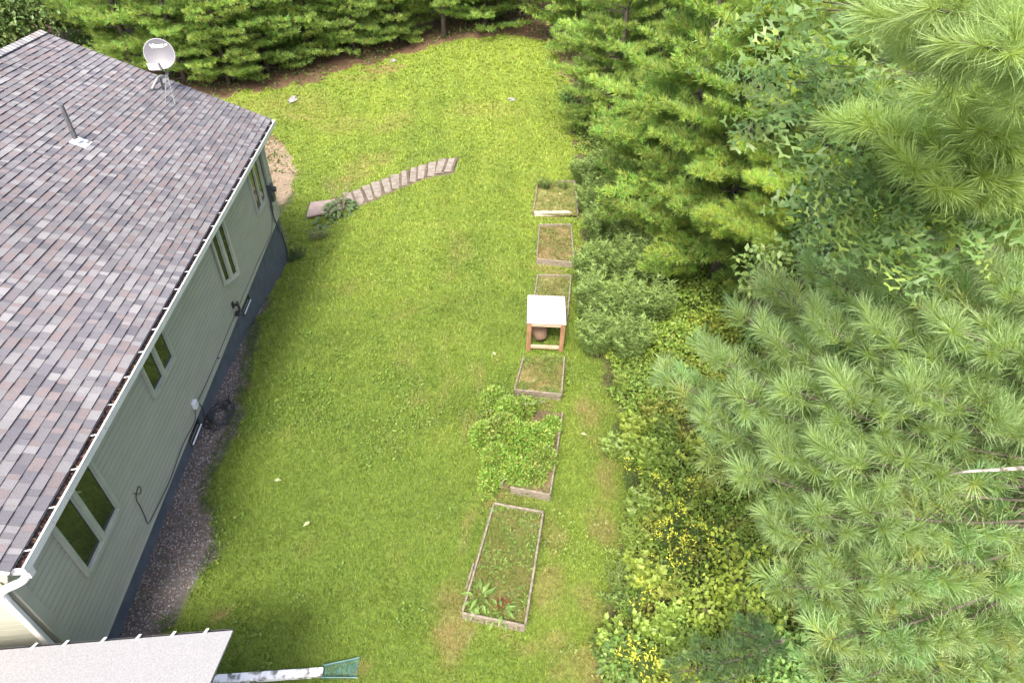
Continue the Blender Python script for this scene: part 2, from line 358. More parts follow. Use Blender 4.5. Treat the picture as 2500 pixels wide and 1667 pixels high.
def tuft(nn, nl, shoot, wd, seg=1, droop=.15, seed=0, wide=70):
    "a shoot of long needles pointing along +z"
    g = np.random.default_rng(seed); V, Fc, C = [], [], []
    for i in range(nn):
        s = g.random() ** .8; th = math.radians(wide - (wide - 22) * s + g.normal(0, 8)); ph = g.random() * 2 * math.pi
        d = np.array([math.sin(th) * math.cos(ph), math.sin(th) * math.sin(ph), math.cos(th)])
        b = np.array([0, 0, shoot * (s - .6)]); l = nl * (.78 + .4 * g.random())
        sd_ = np.cross(d, g.normal(size=3)); sd_ /= np.linalg.norm(sd_); k = len(V)
        t1 = b + d * l - np.array([0, 0, droop * l * g.random()]); cb = np.array([1.15, 1.12, .75]); ct = np.array([.95, 1.0, 1.05]) * (.8 + .4 * g.random())
        if seg == 1:
            V += [b - sd_ * wd / 2, b + sd_ * wd / 2, t1]; C += [cb, cb, ct]; Fc.append((k, k + 1, k + 2))
        else:
            mid = b + d * l * .55 + np.array([0, 0, .05 * l])
            V += [b - sd_ * wd * .4, b + sd_ * wd * .4, mid - sd_ * wd / 2, mid + sd_ * wd / 2, t1]; C += [cb, cb, ct, ct, ct]
            Fc += [(k, k + 1, k + 3), (k, k + 3, k + 2), (k + 2, k + 3, k + 4)]
    return np.array(V), np.array(Fc), np.array(C)
def leaf_t(l, wd, fold=.25, bend=.2, pts=2):
    "leaf lying along +z, facing +y"
    if pts == 2:
        V = [(0, 0, 0), (wd / 2, fold * wd / 2, .45 * l), (0, -bend * l * .3, l), (-wd / 2, fold * wd / 2, .45 * l), (0, 0, .45 * l)]
        Fc = [(0, 1, 4), (1, 2, 4), (4, 2, 3), (0, 4, 3)]
    else:
        V = [(0, 0, 0), (wd / 2, fold * wd / 2, .4 * l), (0, -bend * l * .3, l), (-wd / 2, fold * wd / 2, .4 * l)]; Fc = [(0, 1, 2), (0, 2, 3)]
    return np.array(V, float), np.array(Fc), np.ones((len(V), 3))
def oak_t(l):
    half = [(.0, .0), (.02, .10), (.16, .22), (.10, .28), (.10, .34), (.30, .44), (.24, .50), (.34, .54), (.14, .58), (.13, .62), (.28, .76), (.20, .78), (.22, .85), (.08, .86), (.0, 1.0)]
    V = [(a * l, .06 * l * math.sin(b * 5) + a * .22 * l - .1 * l * b * b, b * l) for a, b in half]
    m_ = len(V); V += [(-a * l, .06 * l * math.sin(b * 5) + a * .18 * l - .1 * l * b * b, b * l) for a, b in half[1:-1]]
    V += [(0, .06 * l * math.sin(b * 5) - .1 * l * b * b, b * l) for b in (.3, .56, .82)]
    c0 = len(V) - 3; Rr = list(range(m_)); Lr = [0] + list(range(m_, m_ + m_ - 2)) + [m_ - 1]; Fc = []
    for side in (Rr, Lr):
        for i in range(len(side) - 1):
            zc = (V[side[i]][2] + V[side[i + 1]][2]) / 2 / l; c = c0 + (0 if zc < .43 else 1 if zc < .7 else 2); Fc.append((side[i], side[i + 1], c))
        Fc += [(0, c0, side[1])] if False else []
    return np.array(V), np.array(Fc), np.ones((len(V), 3))

def tuft_cols(n, c, var=.22, pos=None):
    k = 1 + var * (rng.random((n, 1)) * 2 - 1); c = np.tile(np.array(c), (n, 1)) * k; c[:, 0] *= 1 + .18 * (rng.random(n) * 2 - 1); return c

# ------------------------------------------------------------------ lawn blades
def clump(nb, h_, wd, seed, spread=.03):
    g = np.random.default_rng(seed); V, Fc, C = [], [], []
    for i in range(nb):
        a = g.random() * 6.283; b = np.array([g.normal(0, spread), g.normal(0, spread), -.008]); ln = g.uniform(.15, 1.1); l = h_ * g.uniform(.6, 1.2)
        tip = b + np.array([math.cos(a) * ln * l, math.sin(a) * ln * l, l * (1 - .25 * ln)]); s_ = np.array([-math.sin(a), math.cos(a), 0]) * wd / 2; k = len(V)
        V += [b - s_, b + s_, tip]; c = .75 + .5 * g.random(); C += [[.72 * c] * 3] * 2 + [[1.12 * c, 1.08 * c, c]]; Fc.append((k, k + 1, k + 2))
    return np.array(V), np.array(Fc), np.array(C)
def grass_zone(y0, y1, x0, x1, per, h_, wd, nb):
    n_ = int((y1 - y0) * (x1 - x0) * per); x = rng.uniform(x0, x1, n_); y = rng.uniform(y0, y1, n_)
    c, dns, L, d = surf(x, y); k = (rng.random(n_) < dns); x, y, c, d = x[k], y[k], c[k], d[k]
    P = np.stack([x, y, hgt(x, y)], -1); qx = (P - CAM) @ RT; qz = (P - CAM) @ fwd; vis = np.abs(qx / qz) < .9; P, c, d, x, y = P[vis], c[vis], d[vis], x[vis], y[vis]
    col = c * (1.0 + .30 * (rng.random((len(P), 1)) - .5)) * (1.35); col[:, 0] *= 1 + .25 * (rng.random(len(P)) - .5)
    dark = sm((fbm(x, y, .9, 4) - .6) * 8)[:, None]; col *= 1 - .22 * dark
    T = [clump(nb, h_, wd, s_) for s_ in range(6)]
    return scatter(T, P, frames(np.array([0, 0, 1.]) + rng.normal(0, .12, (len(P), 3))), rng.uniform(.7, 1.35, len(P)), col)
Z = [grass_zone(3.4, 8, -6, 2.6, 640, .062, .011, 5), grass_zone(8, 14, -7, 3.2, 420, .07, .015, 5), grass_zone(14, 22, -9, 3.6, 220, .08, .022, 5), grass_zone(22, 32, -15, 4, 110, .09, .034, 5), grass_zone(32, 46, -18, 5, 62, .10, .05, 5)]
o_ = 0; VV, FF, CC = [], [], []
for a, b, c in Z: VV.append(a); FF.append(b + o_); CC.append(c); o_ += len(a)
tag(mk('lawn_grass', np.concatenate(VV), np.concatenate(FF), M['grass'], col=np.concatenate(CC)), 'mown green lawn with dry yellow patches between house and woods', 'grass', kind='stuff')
# clover and broad weeds in the turf
n_ = 70000; x = rng.uniform(-6, 2.6, n_); y = rng.uniform(3.6, 17, n_); c, dn_, LI, _ = surf(x, y); k = LI & (dn_ > .5) & (fbm(x, y, 1.3, 7) + .35 * (fbm(x, y, .25, 2) - .5) > .63); x, y, c = x[k], y[k], c[k]
def quadleaf(l): return np.array([(0, 0, 0), (l * .45, .1 * l, l * .5), (0, 0, l), (-l * .45, .1 * l, l * .5)]), np.array([(0, 1, 2), (0, 2, 3)]), np.ones((4, 3))
v_, f_, c_ = scatter([quadleaf(.03), quadleaf(.045), quadleaf(.022)], np.stack([x, y, hgt(x, y) + .03 + .035 * rng.random(len(x))], -1), frames(np.stack([rng.normal(0, 1, len(x)), rng.normal(0, 1, len(x)), .25 + .3 * rng.random(len(x))], -1), np.tile([0, 0, 1.], (len(x), 1)) + rng.normal(0, .4, (len(x), 3))), rng.uniform(.7, 1.4, len(x)), c * np.array([.95, 1.02, 1.1]) * rng.uniform(.75, 1.3, (len(x), 1)))
tag(mk('clover', v_, f_, M['grass'], col=c_), 'patches of small leaved clover in the near lawn', 'clover', kind='stuff')
# pebbles along the foundation
def pebble(seed):
    g = np.random.default_rng(seed); V = np.array([(1, 0, 0), (-1, 0, 0), (0, 1, 0), (0, -1, 0), (0, 0, 1), (0, 0, -1)], float) * g.uniform(.6, 1.2, (6, 1)) + g.normal(0, .12, (6, 3))
    return V, np.array([(0, 2, 4), (2, 1, 4), (1, 3, 4), (3, 0, 4), (2, 0, 5), (1, 2, 5), (3, 1, 5), (0, 3, 5)]), np.ones((6, 3))
n_ = 30000; lo, hi = GRAVEL.min(0), GRAVEL.max(0); x = rng.uniform(lo[0], hi[0], n_); y = rng.uniform(lo[1], hi[1], n_)
k = inside(x + (vn(x, y, .5, 2) - .5) * .3, y, GRAVEL) & ~inside(x, y, FOOT); x, y = x[k], y[k]; P = np.stack([x, y, hgt(x, y) + .006], -1)
gcol = .72 * np.array([[.25, .24, .25], [.30, .27, .25], [.15, .14, .15], [.24, .17, .13], [.40, .38, .37]])[rng.choice(5, len(P), p=[.35, .2, .25, .15, .05])]
v_, f_, c_ = scatter([pebble(i) for i in range(5)], P, frames(rng.normal(size=(len(P), 3))), rng.uniform(.009, .023, len(P)), gcol)
tag(mk('gravel', v_, f_, M['gravel'], col=c_), 'strip of grey pebbles along the blue grey foundation', 'gravel', kind='stuff')

# ------------------------------------------------------------------ house
VW, U0, U1 = -5.38, 4.30, 18.15          # side wall line, near and far gable
ZS, ZSOF, ZG = .43, 3.20, 3.32           # siding bottom, soffit, gutter rim
house = thing('house', 'long single storey house with sage green siding and grey mottled shingle roof', 'house', W(-10.2, 11, 0))
SL = .4395; ca = 1 / math.hypot(1, SL); sa = SL * ca
VE, ZE = -5.035, 3.335                     # roof edge at the eave
VR = -10.27; ZR = ZE + SL * (VE - VR)
found = MB().hb(VR * 2 - VW + .03, VW - .03, U0 + .03, U1 - .03, -2.2, ZS).build('foundation', M['found'], house)
wall = MB().hb(VR * 2 - VW + .02, VW - .012, U0 + .012, U1 - .012, ZS - .02, ZSOF).build('wall', M['siding'], house)
nb = 24; ex = (ZSOF - ZS) / nb
for i in range(nb):                       # side wall clapboards
    z0 = ZS + i * ex; z1 = z0 + ex
    zg = z1 - .017                        # the joint above each board is a recessed groove, its shade line painted dark
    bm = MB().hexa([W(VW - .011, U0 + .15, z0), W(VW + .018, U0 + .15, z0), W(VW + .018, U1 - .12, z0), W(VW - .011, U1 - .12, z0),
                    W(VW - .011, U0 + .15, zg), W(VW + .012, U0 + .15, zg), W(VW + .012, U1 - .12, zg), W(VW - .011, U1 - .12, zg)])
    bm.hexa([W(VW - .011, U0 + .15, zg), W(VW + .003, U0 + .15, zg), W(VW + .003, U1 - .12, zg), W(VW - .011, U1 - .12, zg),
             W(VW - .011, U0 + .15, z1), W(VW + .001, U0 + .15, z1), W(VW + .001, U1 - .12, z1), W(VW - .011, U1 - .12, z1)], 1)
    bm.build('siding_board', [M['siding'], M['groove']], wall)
VL = 2 * VR - VW
for i in range(nb + 17):                  # near gable clapboards, cut along the roof slope
    z0 = ZS + i * ex; z1 = z0 + ex
    def vlim(z): return VW - .2 if z < ZSOF else VR + max(0, (ZR - .16 - z) / SL)
    va, vb = vlim(z0), vlim(z1)
    if vb <= VR + .1: break
    zg = z1 - .015; vg = vlim(zg)  # gable joints carry the same painted shade line
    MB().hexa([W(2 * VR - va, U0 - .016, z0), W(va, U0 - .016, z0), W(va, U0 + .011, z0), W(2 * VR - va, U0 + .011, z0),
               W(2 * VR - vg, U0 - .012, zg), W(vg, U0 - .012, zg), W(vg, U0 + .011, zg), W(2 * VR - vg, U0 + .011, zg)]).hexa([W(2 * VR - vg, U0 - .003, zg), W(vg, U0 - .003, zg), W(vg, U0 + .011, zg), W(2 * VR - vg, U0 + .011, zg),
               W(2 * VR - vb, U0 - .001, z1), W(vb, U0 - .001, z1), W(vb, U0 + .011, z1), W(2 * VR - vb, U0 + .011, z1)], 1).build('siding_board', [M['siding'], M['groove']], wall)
gz = ZSOF
for uu in (U0 + .012, U1 - .03):
    MB().add([W(VW - .02, uu, gz), W(VR, uu, ZR - .12), W(VL + .02, uu, gz), W(VW - .02, uu + .018, gz), W(VR, uu + .018, ZR - .12), W(VL + .02, uu + .018, gz)],
             [(0, 1, 2), (5, 4, 3), (0, 3, 4, 1), (1, 4, 5, 2), (2, 5, 3, 0)]).build('gable_panel', M['siding'], wall)
MB().hb(VW - .01, VW + .024, U0 - .004, U0 + .148, ZS, ZSOF).build('corner_board', M['siding'], house)
MB().hb(VW - .19, VW - .012, U0 - .026, U0 - .001, ZS, ZSOF).build('corner_board', M['trim'], house)
MB().hb(VW - .01, VW + .024, U1 - .118, U1 + .012, ZS, ZSOF).build('corner_board', M['siding'], house)
MB().hb(VW + .002, VW + .028, U0 + .15, U1 - .12, ZS - .035, ZS - .003).build('starter_strip', M['siding'], house)
MB().hb(VW - .02, VE - .07, U0 - .1, U1 + .1, ZSOF, ZSOF + .02).build('soffit', M['trim'], house)
MB().hb(VE - .07, VE - .034, U0 - .12, U1 + .12, ZSOF - .02, ZSOF + .13).build('fascia', M['trim'], house)
# roof deck (both slopes)
UA, UB = U0 - .17, U1 + .2
def rp(s, u, n=0.): return W(VE - s * ca + n * sa, u, ZE + s * sa + n * ca)     # on the near slope: s up the slope from the eave, n proud
SLEN = (VE - VR) / ca
dk = MB().hexa([rp(0, UA, -.035), rp(0, UB, -.035), rp(SLEN, UB, -.035), rp(SLEN, UA, -.035), rp(0, UA, -.004), rp(0, UB, -.004), rp(SLEN, UB, -.004), rp(SLEN, UA, -.004)])
def rq(s, u, n=0.): return W(2 * VR - VE + s * ca - n * sa, u, ZE + s * sa + n * ca)
dk.hexa([rq(0, UB, -.035), rq(0, UA, -.035), rq(SLEN - .01, UA, -.035), rq(SLEN - .01, UB, -.035), rq(0, UB, .01), rq(0, UA, .01), rq(SLEN - .01, UA, .01), rq(SLEN - .01, UB, .01)])
m_roof = mat_noise('roof_underlay', (.07, .068, .072), (.11, .105, .11), 20, .95)
roof = dk.build('roof', m_roof, house)
for uu in (UA - .02, UB + .002):
    MB().hexa([rp(0, uu, -.19), rp(0, uu + .018, -.19), rp(SLEN, uu + .018, -.19), rp(SLEN, uu, -.19), rp(0, uu, -.006), rp(0, uu + .018, -.006), rp(SLEN, uu + .018, -.006), rp(SLEN, uu, -.006)]).build('rake_board', M['trim'], house)
MB().hexa([rp(-.02, UA - .028, -.006), rp(-.02, UA + .004, -.006), rp(SLEN, UA + .004, -.006), rp(SLEN, UA - .028, -.006), rp(-.02, UA - .028, .004), rp(-.02, UA + .004, .004), rp(SLEN, UA + .004, .004), rp(SLEN, UA - .028, .004)]).build('drip_edge', M['white'], house)
# shingles
PAL = np.array([[.245, .24, .245], [.30, .30, .295], [.185, .185, .20], [.265, .222, .212], [.33, .33, .32], [.28, .24, .228], [.215, .21, .215], [.155, .155, .17], [.38, .38, .365], [.25, .225, .225]])
PW = np.array([.15, .14, .12, .12, .09, .09, .12, .06, .05, .06])
EXP = .143; WID = [.075, .095, .12, .15, .18, .23]; tabs = []
s = -.02; row = 0
while s < SLEN - .1:
    u = UA - rng.random() * .1; lastc = -1; 
    while u < UB - .02:
        wi = rng.integers(0, len(WID)); ww = WID[wi]; a = max(u, UA); b = min(u + ww, UB)
        ci = rng.choice(len(PAL), p=PW)
        cl = (PAL[ci] * .8 + .2 * np.array([.235, .222, .232])) * np.array([.465, .462, .487]) * (.90 + .2 * rng.random()) * (.88 + .24 * vn(u, s, 1.8, 6))
        if b - a > .03: tabs.append((s, a, b, ww if (a == u and b == u + ww) else None, wi, rng.random() < .45, cl))
        u += ww
    s += EXP; row += 1
def tabmesh(w_, thick):
    n0 = .030 if thick else .019; L = EXP + .07
    return [(0, 0, -.004), (w_ - .003, 0, -.004), (w_ - .003, L, -.004), (0, L, -.004), (0, 0, n0), (w_ - .003, 0, n0), (w_ - .003, L, -.001), (0, L, -.001)]
RM = np.stack([WD, -NV * ca + ZV * sa, NV * sa + ZV * ca], -1)       # columns: along, up slope, normal
def seen(P):
    X, Y = pj(P); return -20 < X < 2520 and -20 < Y < 1690
vis = [i for i, t in enumerate(tabs) if t[3] is not None and seen(rp(t[0] + .07, (t[1] + t[2]) / 2))]
vis.sort(key=lambda i: np.linalg.norm(rp(tabs[i][0], tabs[i][1]) - CAM)); own = set(vis[:300])
TM = {(wi, th): mk('shingle', tabmesh(WID[wi], th), BOXF, [M['shingle_o'], M['butt']], link=False, local=True, mi=[0, 0, 1, 0, 0, 0]) for wi in range(len(WID)) for th in (False, True)}
bV, bF, bC = [], [], []
for i, (s, a, b, ww, wi, th, cl) in enumerate(tabs):
    if i in own: inst('shingle', TM[(wi, th)], roof, rp(s, a), RM, cl)
    else:
        P = np.array(tabmesh(b - a, th)) @ RM.T + rp(s, a); k = len(bV) * 8; bV.append(P); bF.append(np.array(BOXF) + k); bC.append(np.tile(cl, (8, 1)))
tag(mk('shingles', np.concatenate(bV), np.concatenate(bF), [M['shingle_s'], M['butt']], roof, col=np.concatenate(bC), mi=np.tile([0, 0, 1, 0, 0, 0], len(bV))), kind='stuff')
# ridge vent and caps
MB().hexa([rp(SLEN - .17, UA + .5, .0), rp(SLEN - .17, UB - .5, .0), rp(SLEN, UB - .5, .0), rp(SLEN, UA + .5, .0), rp(SLEN - .17, UA + .5, .03), rp(SLEN - .17, UB - .5, .03), rp(SLEN, UB - .5, .03), rp(SLEN, UA + .5, .03)]).build('ridge_vent', M['black'], roof)
u = UA; V_, F_, C_ = [], [], []
while u < UB - .05:
    e = min(u + .17, UB); n0, n1 = .05, .034
    P = [rp(SLEN - .15, u, n0), rp(SLEN - .15, e, n1), rp(SLEN, e, n1 + .012), rp(SLEN, u, n0 + .012), rq(SLEN - .15, u, n0), rq(SLEN - .15, e, n1), rp(SLEN - .15, u, n0 - .016), rp(SLEN - .15, e, n1 - .016)]
    k = len(V_); V_ += P; F_ += [(k, k + 1, k + 2, k + 3), (k + 3, k + 2, k + 5, k + 4), (k + 6, k + 7, k + 1, k)]; C_ += [PAL[rng.choice(10, p=PW)] * 1.05] * 8; u += .165
mk('ridge_cap', V_, F_, M['shingle_s'], roof, col=np.array(C_))
# gutter
GI, GO = VE - .03, VE + .135
gut = MB().hb(GI, GI + .006, U0 - .12, U1 + .14, ZG - .12, ZG - .005).hb(GI + .006, GO - .012, U0 - .12, U1 + .14, ZG - .12, ZG - .112).hb(GO - .012, GO, U0 - .12, U1 + .14, ZG - .11, ZG).hb(GO - .02, GO + .004, U0 - .12, U1 + .14, ZG, ZG + .012)
gut.hb(GI, GO, U0 - .128, U0 - .121, ZG - .12, ZG + .002).hb(GI, GO, U1 + .141, U1 + .148, ZG - .12, ZG + .002)
gutter = gut.build('gutter', M['white'], house)
MB().hb(GI + .007, GO - .013, U0 - .11, U1 + .13, ZG - .111, ZG - .07).build('silt', M['gutin'], gutter)
u = U0 + .1
while u < U1 + .1:
    MB().bar(W(GI + .01, u, ZG - .012), W(GO - .006, u + .012, ZG + .002), .018, .005).build('hanger', M['white'], gutter); u += .585
n_ = 1700; uu = rng.uniform(U0 - .1, U1 + .1, n_); uu = np.where(rng.random(n_) < .45, U0 - .1 + (uu - U0) * .25, uu); vv = rng.uniform(GI + .015, GO - .02, n_)
P = np.array([W(a, b, ZG - .066 + .018 * rng.random()) for a, b in zip(vv, uu)]); dc = np.array([[.12, .06, .045], [.18, .10, .06], [.07, .045, .04], [.26, .18, .10], [.16, .09, .085]])[rng.integers(0, 5, n_)]
v_, f_, c_ = scatter([leaf_t(.05, .02), leaf_t(.035, .028), leaf_t(.07, .004)], P, frames(rng.normal(size=(n_, 3)) * [1, 1, .35]), rng.uniform(.6, 1.2, n_), dc)
tag(mk('leaf_debris', v_, f_, M['debris'], gutter, col=c_), kind='stuff')
# downspout at the near corner
g0 = W((GI + GO) / 2, U0 - .03, ZG - .12)
dsp = MB().bar(g0 + ZV * .01, W((GI + GO) / 2, U0 - .05, ZG - .26), .085, .085, up=WD)
path = curve_pts([W((GI + GO) / 2, U0 - .05, ZG - .2), W(GI + .0, U0 - .09, ZG - .30), W(VW + .06, U0 - .10, ZG - .44), W(VW - .03, U0 - .085, ZG - .56), W(VW - .045, U0 - .08, ZG - .7)], 4)
dsp.tube(path, .05, 10)
dsp.build('downspout', M['white'], house, smooth=False)
MB().hexa([W(VW - .09, U0 - .115, .05), W(VW - .005, U0 - .115, .05), W(VW - .005, U0 - .055, .05), W(VW - .09, U0 - .055, .05), W(VW - .09, U0 - .115, ZG - .66), W(VW - .005, U0 - .115, ZG - .66), W(VW - .005, U0 - .055, ZG - .66), W(VW - .09, U0 - .055, ZG - .66)]).build('downspout', M['white'], house, bevel=.008)
# windows
def onwall(px, py, v=VW):
    d = ray(px, py); P = CAM + d * (v / (d @ NV)); return P @ WD, P[2]
def window(u0, u1, z0, z1, mull=True, swing=0.):
    c = W(VW, u0, 0); th = swing
    A = math.cos(th) * WD + math.sin(th) * NV; Bn = math.cos(th) * NV - math.sin(th) * WD
    Q = lambda a, b, z: W(VW, u0, z) + A * a + Bn * b
    def bx(mb, a0, a1, b0, b1, za, zb): return mb.hexa([Q(a0, b1, za), Q(a1, b1, za), Q(a1, b0, za), Q(a0, b0, za), Q(a0, b1, zb), Q(a1, b1, zb), Q(a1, b0, zb), Q(a0, b0, zb)][::1])
    w_ = u1 - u0; t = .055; fr = MB(); o0, o1 = (.02, .075) if not swing else (.03, .075)
    bx(fr, 0, t, o0, o1, z0, z1); bx(fr, w_ - t, w_, o0, o1, z0, z1); bx(fr, t, w_ - t, o0, o1, z1 - t, z1); bx(fr, t, w_ - t, o0, o1 + .015, z0, z0 + t)
    if mull: bx(fr, w_ / 2 - t * .75, w_ / 2 + t * .75, o0, o1, z0 + t, z1 - t)
    wn = fr.build('window', M['window'], house)
    spans = [(t, w_ / 2 - t * .75), (w_ / 2 + t * .75, w_ - t)] if mull else [(t, w_ - t)]
    for a, b in spans:
        bx(MB(), a + .001, b - .001, .022, .034, z0 + t + .001, z1 - t - .001).build('pane', M['glass'], wn)
        s_ = MB(); bx(s_, a + .002, a + .03, .036, .052, z0 + t + .03, z1 - t - .002); bx(s_, b - .03, b - .002, .036, .052, z0 + t + .03, z1 - t - .002); bx(s_, a + .002, b - .002, .036, .052, z0 + t + .002, z0 + t + .03)
        s_.build('sash', M['window'], wn)
    if swing:
        MB().hb(VW + .02, VW + .03, u0 + .06, u0 + w_ - .0, z0 + .06, z1 - .05).build('pane', M['glass'], wn)
        f2 = MB().hb(VW + .019, VW + .05, u0 + w_ - .0, u0 + w_ + .06, z0 - .02, z1).hb(VW + .019, VW + .05, u0 - .02, u0 + w_, z0 - .02, z0 + .05); f2.build('jamb', M['window'], wn)
    return wn
a, b = onwall(204, 1405), onwall(287, 1241); window(a[0], b[0], (a[1] + b[1]) / 2, 3.17)
a, b = onwall(370, 972), onwall(421, 871); window(a[0], b[0], (a[1] + b[1]) / 2, 3.17)
a = onwall(544, 697); b = at(581, 666, a[1]); dv = b - W(VW, a[0], a[1]); wl = math.hypot(dv @ WD, dv @ NV); window(a[0], a[0] + wl, a[1], 3.15, True, math.atan2(dv @ NV, dv @ WD))
a, b = onwall(626, 527), onwall(646, 484); window(a[0], b[0], a[1], 3.17)
# basement windows
for (p0, p1) in (((588, 742), (604, 704)), ((462, 1072), (484, 1015))):
    ua = onwall(*p0)[0]; ub = onwall(*p1)[0]; zt = ZS - .04
    f_ = MB().hb(VW - .032, VW - .005, ua, ub, zt - .30, zt - .27).hb(VW - .032, VW - .005, ua, ub, zt - .03, zt).hb(VW - .032, VW - .005, ua, ua + .03, zt - .27, zt - .03).hb(VW - .032, VW - .005, ub - .03, ub, zt - .27, zt - .03)
    bw = f_.build('basement_window', M['dark'], house)
    MB().hb(VW - .028, VW - .02, ua + .031, ub - .031, zt - .269, zt - .031).build('pane', M['glass'], bw)
    MB().bar(W(VW + .012, ua + .03, zt - .262), W(VW + .012, ub - .03, zt - .262), .026, .014).build('rail', M['boxgrey'], bw)
# wall fixtures
a = onwall(476, 986, VW + .06); MB().hb(VW + .017, VW + .10, a[0] - .07, a[0] + .07, a[1] - .09, a[1] + .08).build('junction_box', M['boxgrey'], house, bevel=.01)
a = onwall(660, 468, VW + .06); MB().hb(VW + .026, VW + .15, a[0] - .13, a[0] + .13, a[1] - .28, a[1] + .22).tube([W(VW + .15, a[0], a[1] + .08), W(VW + .24, a[0], a[1] + .08)], .085, 12).build('meter_box', M['dark'], house, bevel=.01)
MB().tube([W(VW + .06, a[0], a[1] + .2), W(VW + .06, a[0], ZSOF)], .028, 8).build('conduit', M['siding'], house)
MB().tube([W(VW + .06, a[0] - .25, ZS + .1), W(VW + .06, a[0] - .25, ZSOF)], .018, 8).build('conduit', M['dark'], house)
a = onwall(572, 748, VW + .05)
hk = MB().hb(VW + .017, VW + .05, a[0] - .05, a[0] + .05, a[1] - .03, a[1] + .12).tube(curve_pts([W(VW + .03, a[0], a[1] + .05), W(VW + .14, a[0], a[1] + .03), W(VW + .15, a[0], a[1] - .1), W(VW + .09, a[0], a[1] - .2)]), .03, 8).tube([W(VW + .14, a[0] - .05, a[1] + .09), W(VW + .14, a[0] + .05, a[1] + .09)], .03, 8)
hk.hb(VW + .03, VW + .11, a[0] - .06, a[0] + .05, a[1] - .26, a[1] - .17).build('hose_tap', M['black'], house)
def wp(px, py, dv=.03):
    q = onwall(px, py, VW + dv); return W(VW + dv, q[0], q[1])
c4 = lambda x, y: (x * 750 / 2352, 1000 + y * 500 / 1568)
cab = curve_pts([wp(*c4(*q)) for q in [(1025, 640), (1075, 640), (1078, 600), (1060, 585), (1045, 640), (1045, 690), (1075, 740), (1110, 820), (1133, 870), (1160, 830), (1215, 720), (1300, 540), (1400, 270), (1490, 90)]] + [wp(476, 996)], 4)
MB().tube(cab, .007, 5).build('cable', M['black'], house)
cab = curve_pts([wp(478, 990, .05), wp(510, 920, .02), wp(560, 800, .02), wp(620, 660, .02), wp(655, 585, .03), wp(664, 560, .03), wp(664, 500, .05)], 4)
MB().tube(cab, .008, 5).build('cable', M['dark'], house)
a = onwall(676, 540)
cab = curve_pts([wp(662, 480, .05), wp(664, 515, .05), wp(672, 538, .04), wp(680, 560, .035), W(VW + .01, U1 - .25, -.2), W(VW + .01, U1 - .12, -1.0)], 5)
MB().tube(cab, .014, 6).build('cable', M['black'], house)
q = onwall(663, 508, .0 + VW + .04); ring = [W(VW + .05, q[0] + .09 * math.cos(t), q[1] + .13 * math.sin(t)) for t in np.linspace(0, 12.4, 40)]
MB().tube(ring, .012, 5).build('cable', M['black'], house)
# vent pipe
k_ = (-math.tan(math.atan(SL)))
def onroof(px, py):
    d = ray(px, py); nn = NV * sa + ZV * ca; P0 = rp(0, 0); t = ((P0 - CAM) @ nn) / (d @ nn); P = CAM + d * t
    return -((P @ NV) - VE) / ca, P @ WD
s_, u_ = onroof(188, 347)
vp = MB().tube([rp(s_, u_) - ZV * .05, rp(s_, u_) + ZV * .28, rp(s_, u_) + ZV * .29, rp(s_, u_) + ZV * .78], [.05, .05, .043, .043], 14).build('vent_pipe', M['pipe'], roof)
MB().hexa([rp(s_ - .22, u_ - .16, .014), rp(s_ - .22, u_ + .18, .014), rp(s_ + .1, u_ + .18, .02), rp(s_ + .1, u_ - .16, .02), rp(s_ - .22, u_ - .16, .022), rp(s_ - .22, u_ + .18, .022), rp(s_ + .1, u_ + .18, .026), rp(s_ + .1, u_ - .16, .026)]).tube([rp(s_, u_, .02), rp(s_, u_) + ZV * .07], [.11, .07], 14).build('pipe_flashing', M['lead'], roof)

# ------------------------------------------------------------------ satellite dish on the roof
s_, u_ = onroof(372, 222); B0 = rp(s_, u_, .012)
dish = thing('satellite_dish', 'round grey satellite dish with white lettering on a braced roof mast', 'satellite dish', B0)
dep = (B0 - CAM) @ fwd
D0 = pd(388, 132, dep - .25)                       # dish centre
mast_top = pd(405, 172, dep + .12)
nrm = (CAM - D0); nrm[2] *= .75; nrm /= np.linalg.norm(nrm); nrm = nrm + np.array([-.28, 0, .10]); nrm /= np.linalg.norm(nrm)
xx = np.cross(ZV, nrm); xx /= np.linalg.norm(xx); yy = np.cross(nrm, xx)
tl = math.radians(-14); X2 = math.cos(tl) * xx - math.sin(tl) * yy * 0 + 0; 
Rd = .43 * dep / 19.5
V_, F_, NR, NA = [], [], 7, 40
def dpt(r, a, off=0): return D0 + Rd * r * (1.04 * math.cos(a) * xx + math.sin(a) * yy) + nrm * (.16 * Rd * r * r - .09 + off)
V_.append(dpt(0, 0))
for i in range(1, NR + 1):
    for j in range(NA): V_.append(dpt(i / NR, 2 * math.pi * j / NA))
for j in range(NA): F_.append((0, 1 + j, 1 + (j + 1) % NA))
for i in range(1, NR):
    for j in range(NA): F_.append((1 + (i - 1) * NA + j, 1 + i * NA + j, 1 + i * NA + (j + 1) % NA, 1 + (i - 1) * NA + (j + 1) % NA))
nb_ = len(V_); V_ += [v - nrm * .02 for v in V_]; F_ += [tuple(i + nb_ for i in f[::-1]) for f in F_]
refl = mk('reflector', V_, F_, M['dish'], dish, smooth=True)
MB().tube([dpt(1, a_, -.008) for a_ in np.linspace(0, 2 * math.pi, 49)], .012, 6, caps=False).build('rim', M['dish_rim'], refl, smooth=True)
fc = bpy.data.curves.new('lettering', 'FONT'); fc.body = 'Viasat'; fc.size = .165 * Rd / .43; fc.extrude = .002; fc.offset = .003; fc.align_x = 'CENTER'
fo = bpy.data.objects.new('lettering', fc); COL.objects.link(fo); bpy.context.view_layer.update()
me = bpy.data.meshes.new_from_object(fo.evaluated_get(bpy.context.evaluated_depsgraph_get())); bpy.data.objects.remove(fo)
P = np.array([v.co[:] for v in me.vertices]); Fm = [tuple(p_.vertices) for p_ in me.polygons]
